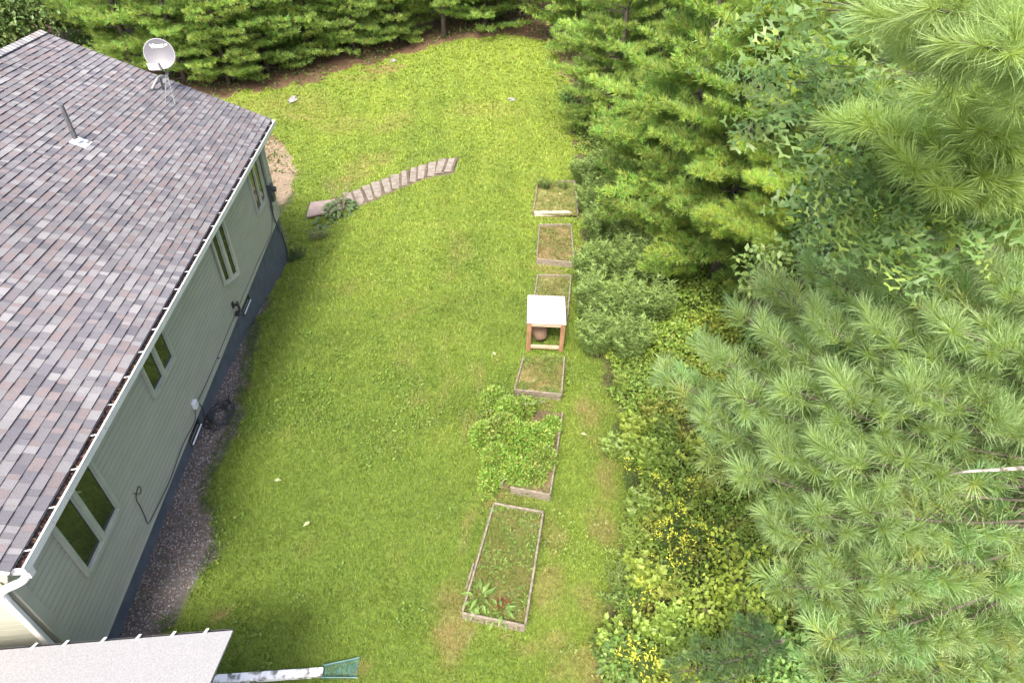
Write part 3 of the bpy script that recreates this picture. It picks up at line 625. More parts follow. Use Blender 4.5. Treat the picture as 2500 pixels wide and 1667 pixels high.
def on_dish(x, y, z=0):
    r = math.hypot(x / (1.04 * Rd), y / Rd); return D0 + x * xx + y * yy + nrm * (.16 * Rd * r * r - .09 + .012 + z)
ang = math.radians(4); ca_, sa_ = math.cos(ang), math.sin(ang)
L_ = [on_dish(x * ca_ - y * sa_ - .02, x * sa_ + y * ca_ + .42 * Rd, z) for x, y, z in P]
mk('lettering', L_, Fm, M['letter'], refl)
lg = MB(); 
for k, (x0, y0, x1, y1) in enumerate([(.50, .40, .55, .50), (.55, .50, .60, .40), (.60, .40, .64, .49)]):
    lg.bar(on_dish(x0 * Rd, y0 * Rd + .05, .002), on_dish(x1 * Rd, y1 * Rd + .05, .002), .022, .004, up=nrm)
lg.build('emblem', M['letter'], refl)
LN = pd(376, 164, dep - .80)
armb = D0 - yy * Rd * .98 + nrm * .02
MB().bar(armb, LN - nrm * .03 - yy * .05, .03, .04).build('feed_arm', M['galv'], dish)
tr = MB(); 
tr.hexa([LN + a * xx * .13 + b * nrm * .06 + c * yy * .085 + (xx * .05 * (c < 0)) for c in (-1, 1) for a, b in ((-1, -1), (1, -1), (1, 1), (-1, 1))], 1)
for k in range(7): tr.bar(LN + xx * (-.115 + .036 * k) + nrm * .075 + yy * .07, LN + xx * (-.085 + .036 * k) + nrm * .075 - yy * .07, .012, .03, up=nrm)
tr.build('transceiver', [M['letter'], M['dish']], dish)
bm_ = MB().bar(D0 - nrm * .14 - yy * .12, mast_top + ZV * .1, .12, .12).tube([D0 - nrm * .12, D0 - nrm * .22], .1, 10)
bm_.build('mount_bracket', M['dark'], dish)
MB().tube(curve_pts([mast_top + ZV * .12, mast_top - ZV * .15, .55 * mast_top + .45 * B0 + ZV * .06, B0 + ZV * .03]), .032, 8).build('mast', M['galv'], dish)
for px, py in ((428, 258), (404, 252)):
    ss, us = onroof(px, py); MB().tube([mast_top - ZV * .02, rp(ss, us, .014)], .011, 6).build('strut', M['galv'], dish)
ss, us = onroof(399, 222); MB().bar(.6 * mast_top + .4 * B0, rp(ss, us, .02), .045, .05).build('strut', M['dark'], dish)
MB().hexa([rp(s_ + a, u_ + b, n_) for n_ in (.006, .022) for a, b in ((-.06, -.16), (-.06, .16), (.06, .16), (.06, -.16))]).build('foot_plate', M['dark'], dish)

# ------------------------------------------------------------------ white roofed outbuilding at the near corner
UE, VRK, ZPE = 3.79, -2.82, 2.29
shed = thing('shed', 'low outbuilding with white granulated roof and gutter beside the near house gable', 'shed', W(-7, 1, 0))
def sp(v, d, n=0): return W(v, UE - d, ZPE + .27 * d + n)        # d metres back from the eave
cur = lambda d: VRK - .012 * math.sin(d * 3)
NS = 14; V_, F_ = [], []
for i in range(NS + 1):
    d = 5.2 * (i / NS) ** 1.5; V_ += [sp(cur(d) + (-.03 + .03 * math.cos(d * 2.2)), d), sp(-13, d), sp(-13, d, -.03), sp(cur(d) + (-.03 + .03 * math.cos(d * 2.2)), d, -.03)]
for i in range(NS):
    a = 4 * i; b = a + 4
    F_ += [(a, b, b + 1, a + 1), (a + 3, a + 2, b + 2, b + 3), (a, a + 3, b + 3, b)]
F_ += [(0, 1, 2, 3), (4 * NS + 3, 4 * NS + 2, 4 * NS + 1, 4 * NS)]
shr = mk('roof', V_, F_, M['felt'], shed)
for v0, v1, d0, d1 in ((-5.55, -5.25, .62, .64), (-5.55, -5.25, .86, .88), (-13, VRK - .02, 1.02, 1.03)):      # laps of the roofing sheet
    MB().hexa([sp(v0, d0, .001), sp(v1, d0, .001), sp(v1, d1, .001), sp(v0, d1, .001), sp(v0, d0, .004), sp(v1, d0, .004), sp(v1, d1, .004), sp(v0, d1, .004)]).build('lap_joint', M['boxgrey'], shr)
MB().hexa([sp(-12.9, .12, -.16), sp(VRK - .08, .12, -.16), sp(VRK - .08, 5.1, -.16), sp(-12.9, 5.1, -.16), sp(-12.9, .12, -.031), sp(VRK - .08, .12, -.031), sp(VRK - .08, 5.1, -.031), sp(-12.9, 5.1, -.031)]).build('rafter_deck', M['silver'], shed)
MB().hb(-12.5, VRK - .35, -1.2, UE - .35, 0, 2.2).build('wall', M['siding'], shed)
pg = MB().hb(-13, VRK - .05, UE + .0, UE + .012, ZPE - .13, ZPE - .04).hb(-13, VRK - .05, UE + .012, UE + .045, ZPE - .13, ZPE - .122).hb(-13, VRK - .05, UE + .045, UE + .052, ZPE - .13, ZPE - .06)
pgut = pg.build('gutter', M['dark'], shed)
for px, py in ((80, 1577), (158, 1568), (250, 1561), (335, 1554), (420, 1548), (500, 1543)):
    q = at(px, py, ZPE); v_ = q @ NV
    MB().hexa([W(v_ - .018, UE - .02, ZPE + .002), W(v_ + .018, UE - .02, ZPE + .002), W(v_ + .030, UE + .06, ZPE - .03), W(v_ - .002, UE + .06, ZPE - .03), W(v_ - .018, UE - .02, ZPE + .012), W(v_ + .018, UE - .02, ZPE + .012), W(v_ + .030, UE + .06, ZPE - .02), W(v_ - .002, UE + .06, ZPE - .02)]).build('gutter_bracket', M['white'], pgut)
# downspout extension lying on the lawn
e0 = at(505, 1660, dz=.05); e1 = at(789, 1640, dz=.05)
ext = thing('downspout_extension', 'stained white downspout pipe lying on grass with green flared end', 'drain pipe', (e0 + e1) / 2 * [1, 1, 0])
MB().bar(e0, e1, .125, .095).build('pipe', M['pipe_white'], ext, bevel=.012)
d_ = (e1 - e0); d_[2] = 0; d_ /= np.linalg.norm(d_); sx = np.cross(ZV, d_)
V_, F_ = [], []; NN = 14
for i in range(NN + 1):
    t = i / NN; q = e1 + d_ * (.52 * t - .02) + sx * .03 * t - ZV * .045; hw = .075 + .055 * t; bz = .012 * (i % 2)
    V_ += [q - sx * (hw + .012) + ZV * .09 * (1 - .45 * t), q - sx * hw + ZV * bz, q + ZV * (bz + .004), q + sx * hw + ZV * bz, q + sx * (hw + .012) + ZV * .09 * (1 - .3 * t)]
for i in range(NN):
    for j in range(4): F_.append((5 * i + j, 5 * i + 5 + j, 5 * i + 6 + j, 5 * i + 1 + j))
sp_ = mk('splash_tray', V_, F_, M['green_p'], ext); md = sp_.modifiers.new('thick', 'SOLIDIFY'); md.thickness = .008
for s in (-1, 1): MB().tube([e1 + s * sx * .085 + ZV * .035 , e1 + d_ * .52 + sx * (.03 + s * .142) + ZV * (.005 if s < 0 else .02)], .011, 6).build('tray_lip', M['green_p'], ext)

# ------------------------------------------------------------------ garden beds, cold frame, stairs
def bed(key, label, boards='lfrb', soil=(.15, .11, .06), weeds=0, wcol=(.10, .16, .03), mats=None, frac=None):
    P = BED[key]; c = sum(P) / 4; g = float(hgt(c[0], c[1]))
    r = thing('raised_bed', label, 'raised bed', (c[0], c[1], g), 'raised garden beds in a row along the brush')
    TL, TR, BR, BL = P; sides = dict(b=(TL, TR), r=(TR, BR), f=(BR, BL), l=(BL, TL)); th = .036
    for k, (A, B) in sides.items():
        if k not in boards: continue
        A = A.copy(); B = B.copy()
        if frac and k in frac: A, B = A + (B - A) * frac[k][0], A + (B - A) * frac[k][1]
        A[2] = B[2] = max(A[2], B[2]) - .11; d = (B - A) / np.linalg.norm(B - A); ins = np.cross(ZV, d) * -1
        mb = MB()
        if k in 'fb': mb.bar(A - ins * 0 + d * 0, B, th, .24)
        else: mb.bar(A + d * .03, B - d * .03, th, .235)
        mb.build('board', (mats or {}).get(k, M['silver']), r, bevel=.006)
    n = 12; V_, C_ = [], []
    for i in range(n + 1):
        for j in range(n + 1):
            a, b = i / n, j / n; q = (TL * (1 - a) + TR * a) * (1 - b) + (BL * (1 - a) + BR * a) * b
            V_.append([q[0], q[1], g + .10 + .03 * vn(q[0], q[1], .3, 2)]); t = fbm(q[0], q[1], .4, 3)
            C_.append(np.array(soil) * (.55 + .9 * t))
    F_ = np.array([(i * (n + 1) + j, i * (n + 1) + j + 1, (i + 1) * (n + 1) + j + 1, (i + 1) * (n + 1) + j)[::-1] for i in range(n) for j in range(n)])
    mk('soil', V_, F_, M['ground'], r, col=np.array(C_), smooth=True)
    if weeds:
        a = rng.random(weeds); b = rng.random(weeds); q = (TL[None] * (1 - a[:, None]) + TR[None] * a[:, None]) * (1 - b[:, None]) + (BL[None] * (1 - a[:, None]) + BR[None] * a[:, None]) * b[:, None]
        q[:, 2] = g + .10; t = fbm(q[:, 0], q[:, 1], .45, 1); k = rng.random(weeds) < .25 + 1.2 * t; q = q[k]; t = t[k][:, None]
        colr = ((1 - t) * TAN * .8 + t * np.array(wcol) * 1.3) if wcol[0] < .13 else np.ones((len(q), 1)) * np.array(wcol)
        colr = colr * rng.uniform(.7, 1.35, (len(q), 1))
        v_, f_, c_ = scatter([clump(6, .085, .010, s_, .03) for s_ in range(5)], q, frames(np.array([0, 0, 1.]) + rng.normal(0, .2, (len(q), 3))), rng.uniform(.6, 1.4, len(q)), colr)
        tag(mk('weeds', v_, f_, M['grass'], r, col=c_), kind='stuff')
        k = (rng.random(len(q)) < .5) & (fbm(q[:, 0], q[:, 1], .35, 5) > .44); q = q[k]; N = len(q); q[:, 2] += .03 + .05 * rng.random(N)
        v_, f_, c_ = scatter([leaf_t(.05, .032, .2, .3, 1), leaf_t(.075, .022, .2, .4, 1)], q, frames(np.stack([rng.normal(0, 1, N), rng.normal(0, 1, N), .35 + .3 * rng.random(N)], -1), np.tile([0, 0, 1.], (N, 1)) + rng.normal(0, .4, (N, 3))), rng.uniform(.6, 1.3, N), tuft_cols(N, (.13, .20, .04), .4))
        tag(mk('leafy_weeds', v_, f_, M['leaf'], r, col=c_), kind='stuff')
    return r
b1 = bed('b1', 'nearest raised bed, grey boards round low weeds and a red brown patch', weeds=5200, soil=(.12, .13, .045))
q0, q1 = BED['b1'][3], BED['b1'][0]; A = q0 + (q1 - q0) * .2; B = q0 + (q1 - q0) * .42; off = np.array([-.055, .02, -.13])
MB().bar(A + off, B + off, .035, .17).build('board', M['silver'], b1, bevel=.006)
b2 = bed('b2', 'raised bed overgrown by a spilling leafy shrub, grey front board showing', boards='frl', soil=(.12, .085, .05), weeds=1300, wcol=(.055, .12, .02), frac=dict(f=(0, .82), l=(.0, .3)))
b3 = bed('b3', 'raised bed of dry grass right in front of the white topped frame', boards='lfr', soil=(.19, .16, .07), weeds=2600)
b4 = bed('b4', 'raised bed just behind the white topped frame, half hidden by brush', soil=(.13, .13, .05), weeds=2000, wcol=(.09, .14, .03))
b5 = bed('b5', 'raised bed of brown matted grass with a wide grey front board', soil=(.18, .135, .065), weeds=2200, wcol=(.10, .12, .035))
b6 = bed('b6', 'farthest raised bed with a pale log along its front', boards='lrb', soil=(.17, .165, .06), weeds=2600, frac=dict(b=(.5, 1.0)))
lg0, lg1 = at(1304, 522, dz=.09), at(1390, 521, dz=.09)
lgm = MB().bar(lg0, lg1, .13, .15); tl_ = thing('timber', 'pale weathered timber laid across the front of the farthest bed', 'timber', (lg0 + lg1) / 2 - ZV * .09)
lgm.add([lg1 + .065 * np.array([0, 1, 0]) + ZV * .07, lg1 + .065 * np.array([0, 1, 0]) - ZV * .07, lg1 - .065 * np.array([0, 1, 0]) - ZV * .07, lg1 - .065 * np.array([0, 1, 0]) + ZV * .07, lg1 + np.array([.14, .0, .0])], [(0, 1, 4), (1, 2, 4), (2, 3, 4), (3, 0, 4)])
lgm.build('beam', M['silver2'], tl_, bevel=.01)
# cold frame: white topped box on a wooden frame
FR0 = at(1284, 857); FR1 = at(1374, 861); xa = (FR1 - FR0); xa[2] = 0; wdt = np.linalg.norm(xa); xa /= wdt; ya = np.cross(ZV, xa)
lo_, hi_ = .5, 1.3
for _ in range(40):
    hh = (lo_ + hi_) / 2; Y = pj(FR0 + ZV * hh)[1]
    if Y > 787: lo_ = hh
    else: hi_ = hh
HT = hh; lo_, hi_ = .5, 1.6
for _ in range(40):
    dp = (lo_ + hi_) / 2; Y = pj(FR0 + ZV * HT + ya * dp)[1]
    if Y > 721: lo_ = dp
    else: hi_ = dp
DP = dp
cf = thing('cold_frame', 'open wooden frame with a white sheet top standing over a bed', 'garden frame', FR0 + xa * wdt / 2 + ya * DP / 2)
def cp(a, b, z): return FR0 + xa * a + ya * b + ZV * z
def cbx(mb, a0, a1, b0, b1, z0, z1): return mb.hexa([cp(a0, b0, z0), cp(a1, b0, z0), cp(a1, b1, z0), cp(a0, b1, z0), cp(a0, b0, z1), cp(a1, b0, z1), cp(a1, b1, z1), cp(a0, b1, z1)])
t_ = .105
for (a, b) in ((0, 0), (wdt - t_, 0), (0, DP - t_), (wdt - t_, DP - t_)): cbx(MB(), a, a + t_, b, b + t_, -.05, HT - .022).build('leg', M['cedar'], cf, bevel=.006)
cbx(MB(), t_ + .002, wdt - t_ - .002, .004, .05, HT - .12, HT - .024).build('rail', M['pinewood'], cf, bevel=.004)
cbx(MB(), t_ + .002, wdt - t_ - .002, .01, .07, .09, .17).build('rail', M['pinewood'], cf, bevel=.004)
cbx(MB(), t_ + .002, wdt - t_ - .002, DP - .05, DP - .004, HT - .12, HT - .024).build('rail', M['cedar'], cf, bevel=.004)
cbx(MB(), t_ + .002, wdt - t_ - .002, DP - .07, DP - .01, .09, .17).build('rail', M['cedar'], cf, bevel=.004)
for a in (.004, wdt - .05):
    cbx(MB(), a, a + .046, t_ + .002, DP - t_ - .002, HT - .12, HT - .024).build('rail', M['cedar'], cf); cbx(MB(), a, a + .046, t_ + .002, DP - t_ - .002, .09, .17).build('rail', M['cedar'], cf)
top = cbx(MB(), -.012, wdt + .012, -.015, DP + .01, HT - .02, HT + .006).build('top_sheet', M['sheet'], cf, bevel=.003)
for (a, b, l, an) in ((.90, .52, .07, .4), (.93, .46, .05, 2.2), (.97, .50, .06, .1), (.92, .56, .04, 1.2), (.96, .93, .06, 0)):
    c_ = cp(wdt * a, DP * b, HT + .0085); dv_ = (xa * math.cos(an) + ya * math.sin(an)) * l / 2; MB().bar(c_ - dv_, c_ + dv_, .014, .003).build('scuff', M['scuff'], top)
# brown pot under the frame
pc = cp(.37, .34, .0); pot = thing('pot', 'large brown pot tipped over under the white topped frame', 'pot', pc)
ax_ = np.array([-.22, .42, .80]); ax_ /= np.linalg.norm(ax_); fr_ = frames(ax_[None], np.array([[.2, 1, .1]]))[0]
prof = [(0, 0), (.13, 0), (.17, .05), (.235, .25), (.27, .42), (.30, .43), (.305, .50), (.285, .50), (.275, .44), (.22, .25), (.14, .06), (0, .05)]
V_, F_ = [], []; NA = 28
for r_, z_ in prof:
    for j in range(NA): a_ = 2 * math.pi * j / NA; V_.append(fr_ @ np.array([r_ * math.cos(a_), r_ * math.sin(a_), z_]))
for i in range(len(prof) - 1):
    for j in range(NA): F_.append((i * NA + j, i * NA + (j + 1) % NA, (i + 1) * NA + (j + 1) % NA, (i + 1) * NA + j))
V_ = np.array(V_) * .92; V_ += pc - np.array([0, 0, V_[:, 2].min() - .06])
mk('pot_body', V_, F_, M['clay'], pot, smooth=True)
# stairs
T1, T2 = at(1118, 389), at(1105, 421); Q1, Q2 = at(838, 481), at(856, 509)
st = thing('garden_stairs', 'worn grey timber steps running down the lawn bank', 'stairs', (T1 + T2 + Q1 + Q2) / 4)
NST = 12
for i in range(NST):
    a0, a1 = i / NST, (i + 1) / NST
    A0, A1 = T1 + (Q1 - T1) * a0, T1 + (Q1 - T1) * a1; B0_, B1 = T2 + (Q2 - T2) * a0, T2 + (Q2 - T2) * a1
    mid = (A0 + A1 + B0_ + B1) / 4; zt = float(hgt(mid[0], mid[1])) + .062 + .008 * rng.normal(); j_ = rng.normal(0, .025, (4, 2))
    rise = .5 * 1.15 / NST
    def corner(P, k): return np.array([P[0] + j_[k][0], P[1] + j_[k][1], zt])
    C = [corner(A0, 0), corner(B0_, 1), corner(B1, 2), corner(A1, 3)]
    MB().hexa([c - ZV * .05 for c in C[::-1]] + C[::-1]).build('tread', M['tread'], st, bevel=.01)
    dd_ = (A1 - A0); dd_[2] = 0; dd_ /= np.linalg.norm(dd_)
    MB().hexa([C[0] - dd_ * .11 + ZV * q for q in ()] or [C[0] - dd_ * .0 + ZV * .004, C[1] - dd_ * .0 + ZV * .004, C[1] + dd_ * .10 + ZV * .004, C[0] + dd_ * .10 + ZV * .004, C[0] + ZV * .022, C[1] + ZV * .022, C[1] + dd_ * .10 + ZV * .018, C[0] + dd_ * .10 + ZV * .018]).build('riser', M['riser'], st, bevel=.008)
S_ = [at(759, 499, dz=.06), at(838, 485, dz=.06), at(842, 508, dz=.06), at(749, 534, dz=.06)]; zz = max(p_[2] for p_ in S_)
for p_ in S_: p_[2] = .5 * p_[2] + .5 * zz
sl_ = thing('slab', 'flat pinkish slab lying at the foot of the steps', 'slab', sum(S_) / 4 - ZV * .06)
MB().hexa([p_ - ZV * .08 for p_ in S_[::-1]] + S_[::-1]).build('slab_top', M['slabm'], sl_, bevel=.01)

# hoses
hc = at(536, 1014, dz=.015); coil = thing('hose_coil', 'coiled black garden hose lying on the gravel by the wall', 'hose', hc)
pts = []; 
for t in np.linspace(0, 2 * math.pi * 8, 190):
    r_ = .20 + .05 * math.sin(t * .37) + .035 * math.sin(t * 1.13); el = 1.5
    off = np.array([.03 * math.sin(t * .21), .07 * math.cos(t * .17), 0])
    q = hc + off + r_ * (math.cos(t) * NV * 1.0 + math.sin(t) * WD * el); q[2] = hgt(q[0], q[1]) + .02 + .035 * (.5 + .5 * math.sin(t * .63)); pts.append(q)
pts += [at(560, 958, dz=.02), at(576, 952, dz=.02)]
MB().tube(curve_pts(pts, 2), .017, 6).build('hose_loop', M['black'], coil, smooth=True)
MB().tube(curve_pts([wp(486, 985, .06), wp(496, 1000, .08), at(500, 1030, dz=.1), at(503, 1035, dz=.02), at(520, 1050, dz=.02), at(545, 1045, dz=.02), at(556, 1030, dz=.04)]), .0125, 6).build('hose_end', M['black'], coil, smooth=True)
hs = thing('garden_hose', 'black hose trailing along the gravel from the wall tap', 'hose', at(630, 790))
MB().tube(curve_pts([wp(532, 874, .03), at(556, 868, dz=.12), at(572, 858, dz=.02), at(590, 832, dz=.02), at(606, 790, dz=.02), at(622, 745, dz=.02), at(640, 708, dz=.02), at(652, 685, dz=.02), at(658, 672, dz=.03)]), .014, 6).build('hose_run', M['black'], hs, smooth=True)
# weeds creeping over the gravel edge
n_ = 60000; lo, hi = GRAVEL.min(0) - .4, GRAVEL.max(0) + .5; x = rng.uniform(lo[0], hi[0], n_); y = rng.uniform(lo[1], hi[1], n_)
k = inside(x - .12, y, GRAVEL) & ~inside(x + .16, y, GRAVEL) & ~inside(x, y, FOOT) & (fbm(x, y, .8, 4) > .42); k |= inside(x, y, GRAVEL) & (fbm(x, y, .5, 1) > .68) & ~inside(x, y, FOOT) & (rng.random(n_) < .2); x, y = x[k], y[k]
v_, f_, c_ = scatter([leaf_t(.06, .028, .2, .3, 1), leaf_t(.09, .014, .2, .4, 1)], np.stack([x, y, hgt(x, y) + .005 + .06 * rng.random(len(x))], -1), frames(np.stack([rng.normal(0, 1, len(x)), rng.normal(0, 1, len(x)), .5 + .4 * rng.random(len(x))], -1), np.tile([0, 0, 1.], (len(x), 1)) + rng.normal(0, .4, (len(x), 3))), rng.uniform(.5, 1.1, len(x)), tuft_cols(len(x), (.06, .105, .022), .4))
tag(mk('edge_weeds', v_, f_, M['leaf'], col=c_), 'dark low weeds creeping over the edge of the gravel strip', 'weeds', kind='stuff')
# stones and fallen leaves
def stone(px, py, r, label, flat=.5, mat='stone', ax=(1, 1)):
    c = at(px, py); o = None; bm_ = MB(); n1, n2 = 6, 9; g = np.random.default_rng(int(px))
    V_, F_ = [], []
    for i in range(n1 + 1):
        for j in range(n2):
            th_, ph = math.pi * i / n1, 2 * math.pi * j / n2; k = 1 + .16 * g.normal()
            V_.append(c + np.array([r * ax[0] * k * math.sin(th_) * math.cos(ph), r * ax[1] * k * math.sin(th_) * math.sin(ph), r * flat * k * math.cos(th_) + r * flat * .45]))
    for i in range(n1):
        for j in range(n2): F_.append((i * n2 + j, (i + 1) * n2 + j, (i + 1) * n2 + (j + 1) % n2, i * n2 + (j + 1) % n2))
    c0 = c.copy(); o = mk('rock', np.array(V_) - c0, F_, M[mat], smooth=False); o.location = Vector(c0); return tag(o, label, 'rock')
stone(1250, 245, .16, 'small white rock alone on the far bright lawn')
stone(715, 245, .42, 'long flat pale stone in the grass beyond the roof corner', .22, ax=(.5, 1.3))
stone(960, 150, .20, 'pale stone at the edge of the brown needle bed', .4)
stone(598, 640, .0001 + .12, 'grey stone in the gravel at the far end of the wall', .5)
for i, (px, py, lab) in enumerate([(668, 1172, 'pale fallen leaf on the shaded lawn near the gravel'), (1209, 868, 'pale fallen leaf on the lawn left of the dry bed'), (758, 1272, 'light green fallen leaf low on the open lawn'), (1416, 1058, 'pale leaf on the trodden grass right of the shrub bed')]):
    c = at(px, py, dz=.055); v_, f_, c_ = leaf_t(.16, .09); R_ = frames(np.array([[math.cos(i * 2.), math.sin(i * 2.), .1]]), np.array([[0, 0, 1.]]))[0]
    o = mk('fallen_leaf', v_ @ R_.T, f_, M['leaf'], col=np.tile([.34, .38, .2], (len(v_), 1)), local=True); o.location = Vector(c); tag(o, lab, 'leaf', 'leaves fallen on the lawn')

# ------------------------------------------------------------------ plants
def tri(F):
    out = []
    for f in F:
        for i in range(1, len(f) - 1): out.append((f[0], f[i], f[i + 1]))
    return np.array(out)
def leafmesh(name, parts, limb, parent, mats, stuff=False):
    "parts: list of (V,F,C) leaf arrays; limb: MB of wood; one mesh, wood in slot 1"
    Vs, Fs, Cs, ms, off = [], [], [], [], 0
    for V_, F_, C_ in parts: Vs.append(V_); Fs.append(F_ + off); Cs.append(C_); ms.append(np.zeros(len(F_), int)); off += len(V_)
    if limb is not None and limb.V:
        f = tri(limb.F); Vs.append(np.array(limb.V)); Fs.append(f + off); Cs.append(np.full((len(limb.V), 3), .2)); ms.append(np.ones(len(f), int))
    o = mk(name, np.concatenate(Vs), np.concatenate(Fs), mats, parent, col=np.concatenate(Cs), mi=np.concatenate(ms))
    if stuff: tag(o, kind='stuff')
    return o
def bough_pts(P0, P1, sp, t0=.3, wid=.38, up=.45, jit=.25, lift=.06):
    "tuft positions and axes on a plume-like pine bough, and its twigs"
    P0 = np.asarray(P0, float); P1 = np.asarray(P1, float); L = np.linalg.norm(P1 - P0); d = (P1 - P0) / L; sd_ = np.cross(d, ZV); sd_ /= np.linalg.norm(sd_) + 1e-9
    f = lambda t: P0 + (P1 - P0) * t - ZV * lift * L * math.sin(math.pi * t) * 1.0
    pos, ax, tw = [P1], [d + ZV * .2], [curve_pts([f(t) for t in (0, .25, .5, .75, 1)], 2)]
    t = t0; sgn = 1
    while t < 1:
        b0 = f(t); bl = wid * L * (1.12 - t) * random.uniform(.7, 1.25) + .5 * sp; bd = d * random.uniform(.6, .95) + sd_ * sgn * random.uniform(.5, .8) + ZV * random.uniform(.0, .3); bd /= np.linalg.norm(bd)
        k = max(1, int(bl / sp))
        for i in range(k):
            s_ = (i + 1) / k * bl; pos.append(b0 + bd * s_ + rng.normal(0, .12 * sp, 3)); ax.append(bd * .8 + ZV * up + rng.normal(0, jit, 3))
        tw.append([b0, b0 + bd * bl]); sgn = -sgn; t += .55 * sp / L * random.uniform(.7, 1.3)
    return np.array(pos), np.array(ax), tw
PT_FAR = [tuft(20, .20, .12, .034, 1, .1, 100 + i) for i in range(5)]
PT_MID = [tuft(38, .13, .10, .011, 1, .15, 200 + i) for i in range(6)]
PT_MID2 = [tuft(30, .16, .12, .023, 1, .12, 300 + i) for i in range(6)]
PT_NEAR = [tuft(112, .135, .115, .0030, 2, .18, 400 + i) for i in range(7)]
PT_NEAR_B = [tuft(64, .135, .115, .0048, 2, .18, 450 + i) for i in range(5)]
PT_XN = [tuft(120, .125, .10, .0019, 2, .25, 500 + i) for i in range(4)]
def pine(base, height, radius, T, sp, col, label, cat='pine tree', group=None, z0=.5, zdense=99, lev=.55, per=5, side=None, wid=.38, trunk_r=.14, dead=False):
    base = np.asarray(base, float); r = thing('pine_tree', label, cat, base, group)
    MB().tube([base - ZV * .2, base + ZV * height * .5, base + ZV * height], [trunk_r, trunk_r * .62, .02], 9).build('trunk', M['bark'], r, smooth=True)
    z = z0; a0 = random.random() * 6
    while z < height - .2:
        hi = z > zdense; n = per if not hi else max(3, per - 2); prof = min(1, (1 - z / height) * 1.5 + .12) ** .75 * (.75 + .25 * min(1, z / 1.5))
        for k in range(n):
            a = a0 + 2 * math.pi * k / n + random.uniform(-.3, .3); L = radius * prof * random.uniform(.72, 1.12)
            dv_ = np.array([math.cos(a), math.sin(a), 0])
            if side is not None and dv_ @ side < -.35 and random.random() < .8: continue
            P0 = base + ZV * (z + random.uniform(-.2, .2)); P1 = P0 + dv_ * L + ZV * L * (random.uniform(-.05, .25) if z < .55 * height else random.uniform(.2, .55))
            if P1[2] < hgt(P1[0], P1[1]) + .15: P1[2] = hgt(P1[0], P1[1]) + .2
            pos, ax, tw = bough_pts(P0, P1, sp * (1.7 if hi else 1), .25 if L > .8 else .1, wid)
            mb = MB(); mb.tube(tw[0], [.02 * L ** .5 * (1 - .85 * i / (len(tw[0]) - 1)) + .004 for i in range(len(tw[0]))], 4, caps=False)
            if not dead: g = [scatter(T, pos, frames(ax), rng.uniform(.8, 1.2, len(pos)) * (1.5 if hi else 1), tuft_cols(len(pos), np.array(col) * random.uniform(.85, 1.15)))]
            else: g = [scatter(T, pos[::3], frames(ax[::3]), rng.uniform(.5, .8, len(pos[::3])), tuft_cols(len(pos[::3]), col))]
            leafmesh('bough', g, mb, r, [M['needle'], M['limb'] if not dead else M['bark']])
        if not dead and not hi:               # short inner boughs that clothe the trunk
            for k in range(5):
                a = random.uniform(0, 6.28); L = .5 * radius * prof; dv_ = np.array([math.cos(a), math.sin(a), 0]); P0 = base + ZV * (z + lev * .5); P1 = P0 + dv_ * L + ZV * L * .35
                pos, ax, tw = bough_pts(P0, P1, sp, .12, .6); leafmesh('bough', [scatter(T, pos, frames(ax), rng.uniform(.8, 1.2, len(pos)), tuft_cols(len(pos), np.array(col) * .95))], None, r, [M['needle'], M['limb']])
        z += lev * random.uniform(.8, 1.2) * (1.6 if hi else 1); a0 += 1.1
    return r
def dup(root, loc, rz, sc, label, group):
    r = root.copy(); COL.objects.link(r); r.location = Vector([float(v) for v in loc]); r.rotation_euler = (0, 0, rz); r.scale = (sc, sc, sc); r['label'] = label
    if group: r['group'] = group
    for ch in root.children:
        c = ch.copy(); COL.objects.link(c); c.parent = r
    return r
FARG = 'pines in the rows beyond the lawn'
FC1 = (.20, .295, .085)
fb = [(1085, 92, 'pine with a bare lower trunk standing at the far edge of the lawn', 'bare'), (455, 205, 'low pine behind the roof beside the dish', 'a'), (560, 206, 'bushy pine just past the roof slope at the lawn corner', 'b'), (655, 178, 'pine with boughs reaching over the lawn corner above the dark gap', 'a'),
      (760, 150, 'pine behind the brown needle bed at its left end', 'b'), (865, 128, 'pine with layered boughs above the middle of the brown needle bed', 'a'), (970, 104, 'pine leaning its boughs over the pale stone of the needle bed', 'b'), (1185, 70, 'pine right of the bare trunk in the far row', 'a'),
      (330, 170, 'pine above the roof, between the leafy tree and the dish', 'a'), (250, 96, 'second row pine above the roof ridge', 'b'), (480, 118, 'second row pine seen over the dish', 'a'), (620, 96, 'second row pine over the lawn corner', 'b'), (740, 66, 'second row pine left of the far row middle', 'a'), (880, 52, 'second row pine over the middle of the needle bed', 'b'),
      (1000, 34, 'second row pine left of the bare trunk at the picture top', 'a'), (1120, 26, 'second row pine right of the bare trunk at the picture top', 'b'), (1235, 22, 'second row pine near the brown dead tree', 'a')]
protos = {}
for i, (px, py, lab, var) in enumerate(fb):
    b = at(px, py)
    if var not in protos:
        if var == 'bare': protos[var] = pine(b, 11, 2.6, PT_FAR, .2, FC1, lab, group=FARG, per=6, z0=1.9, zdense=4.5, lev=.5, trunk_r=.17)
        elif var == 'a': protos[var] = pine(b, 12, 3.0, PT_FAR, .2, FC1, lab, group=FARG, per=6, z0=.45, zdense=4.2, lev=.6, trunk_r=.16)
        else: protos[var] = pine(b, 10, 2.6, PT_FAR, .19, (.22, .31, .09), lab, group=FARG, per=6, z0=.4, zdense=4.0, lev=.55, trunk_r=.14)
    else: dup(protos[var], b, 1.9 * i + .4, random.uniform(.88, 1.12), lab, FARG)
pine(at(1268, 66), 7, 1.4, PT_FAR, .3, (.17, .12, .07), 'thin brown half dead conifer at the far end of the lawn', 'dead tree', z0=.3, lev=.42, dead=True, trunk_r=.08)

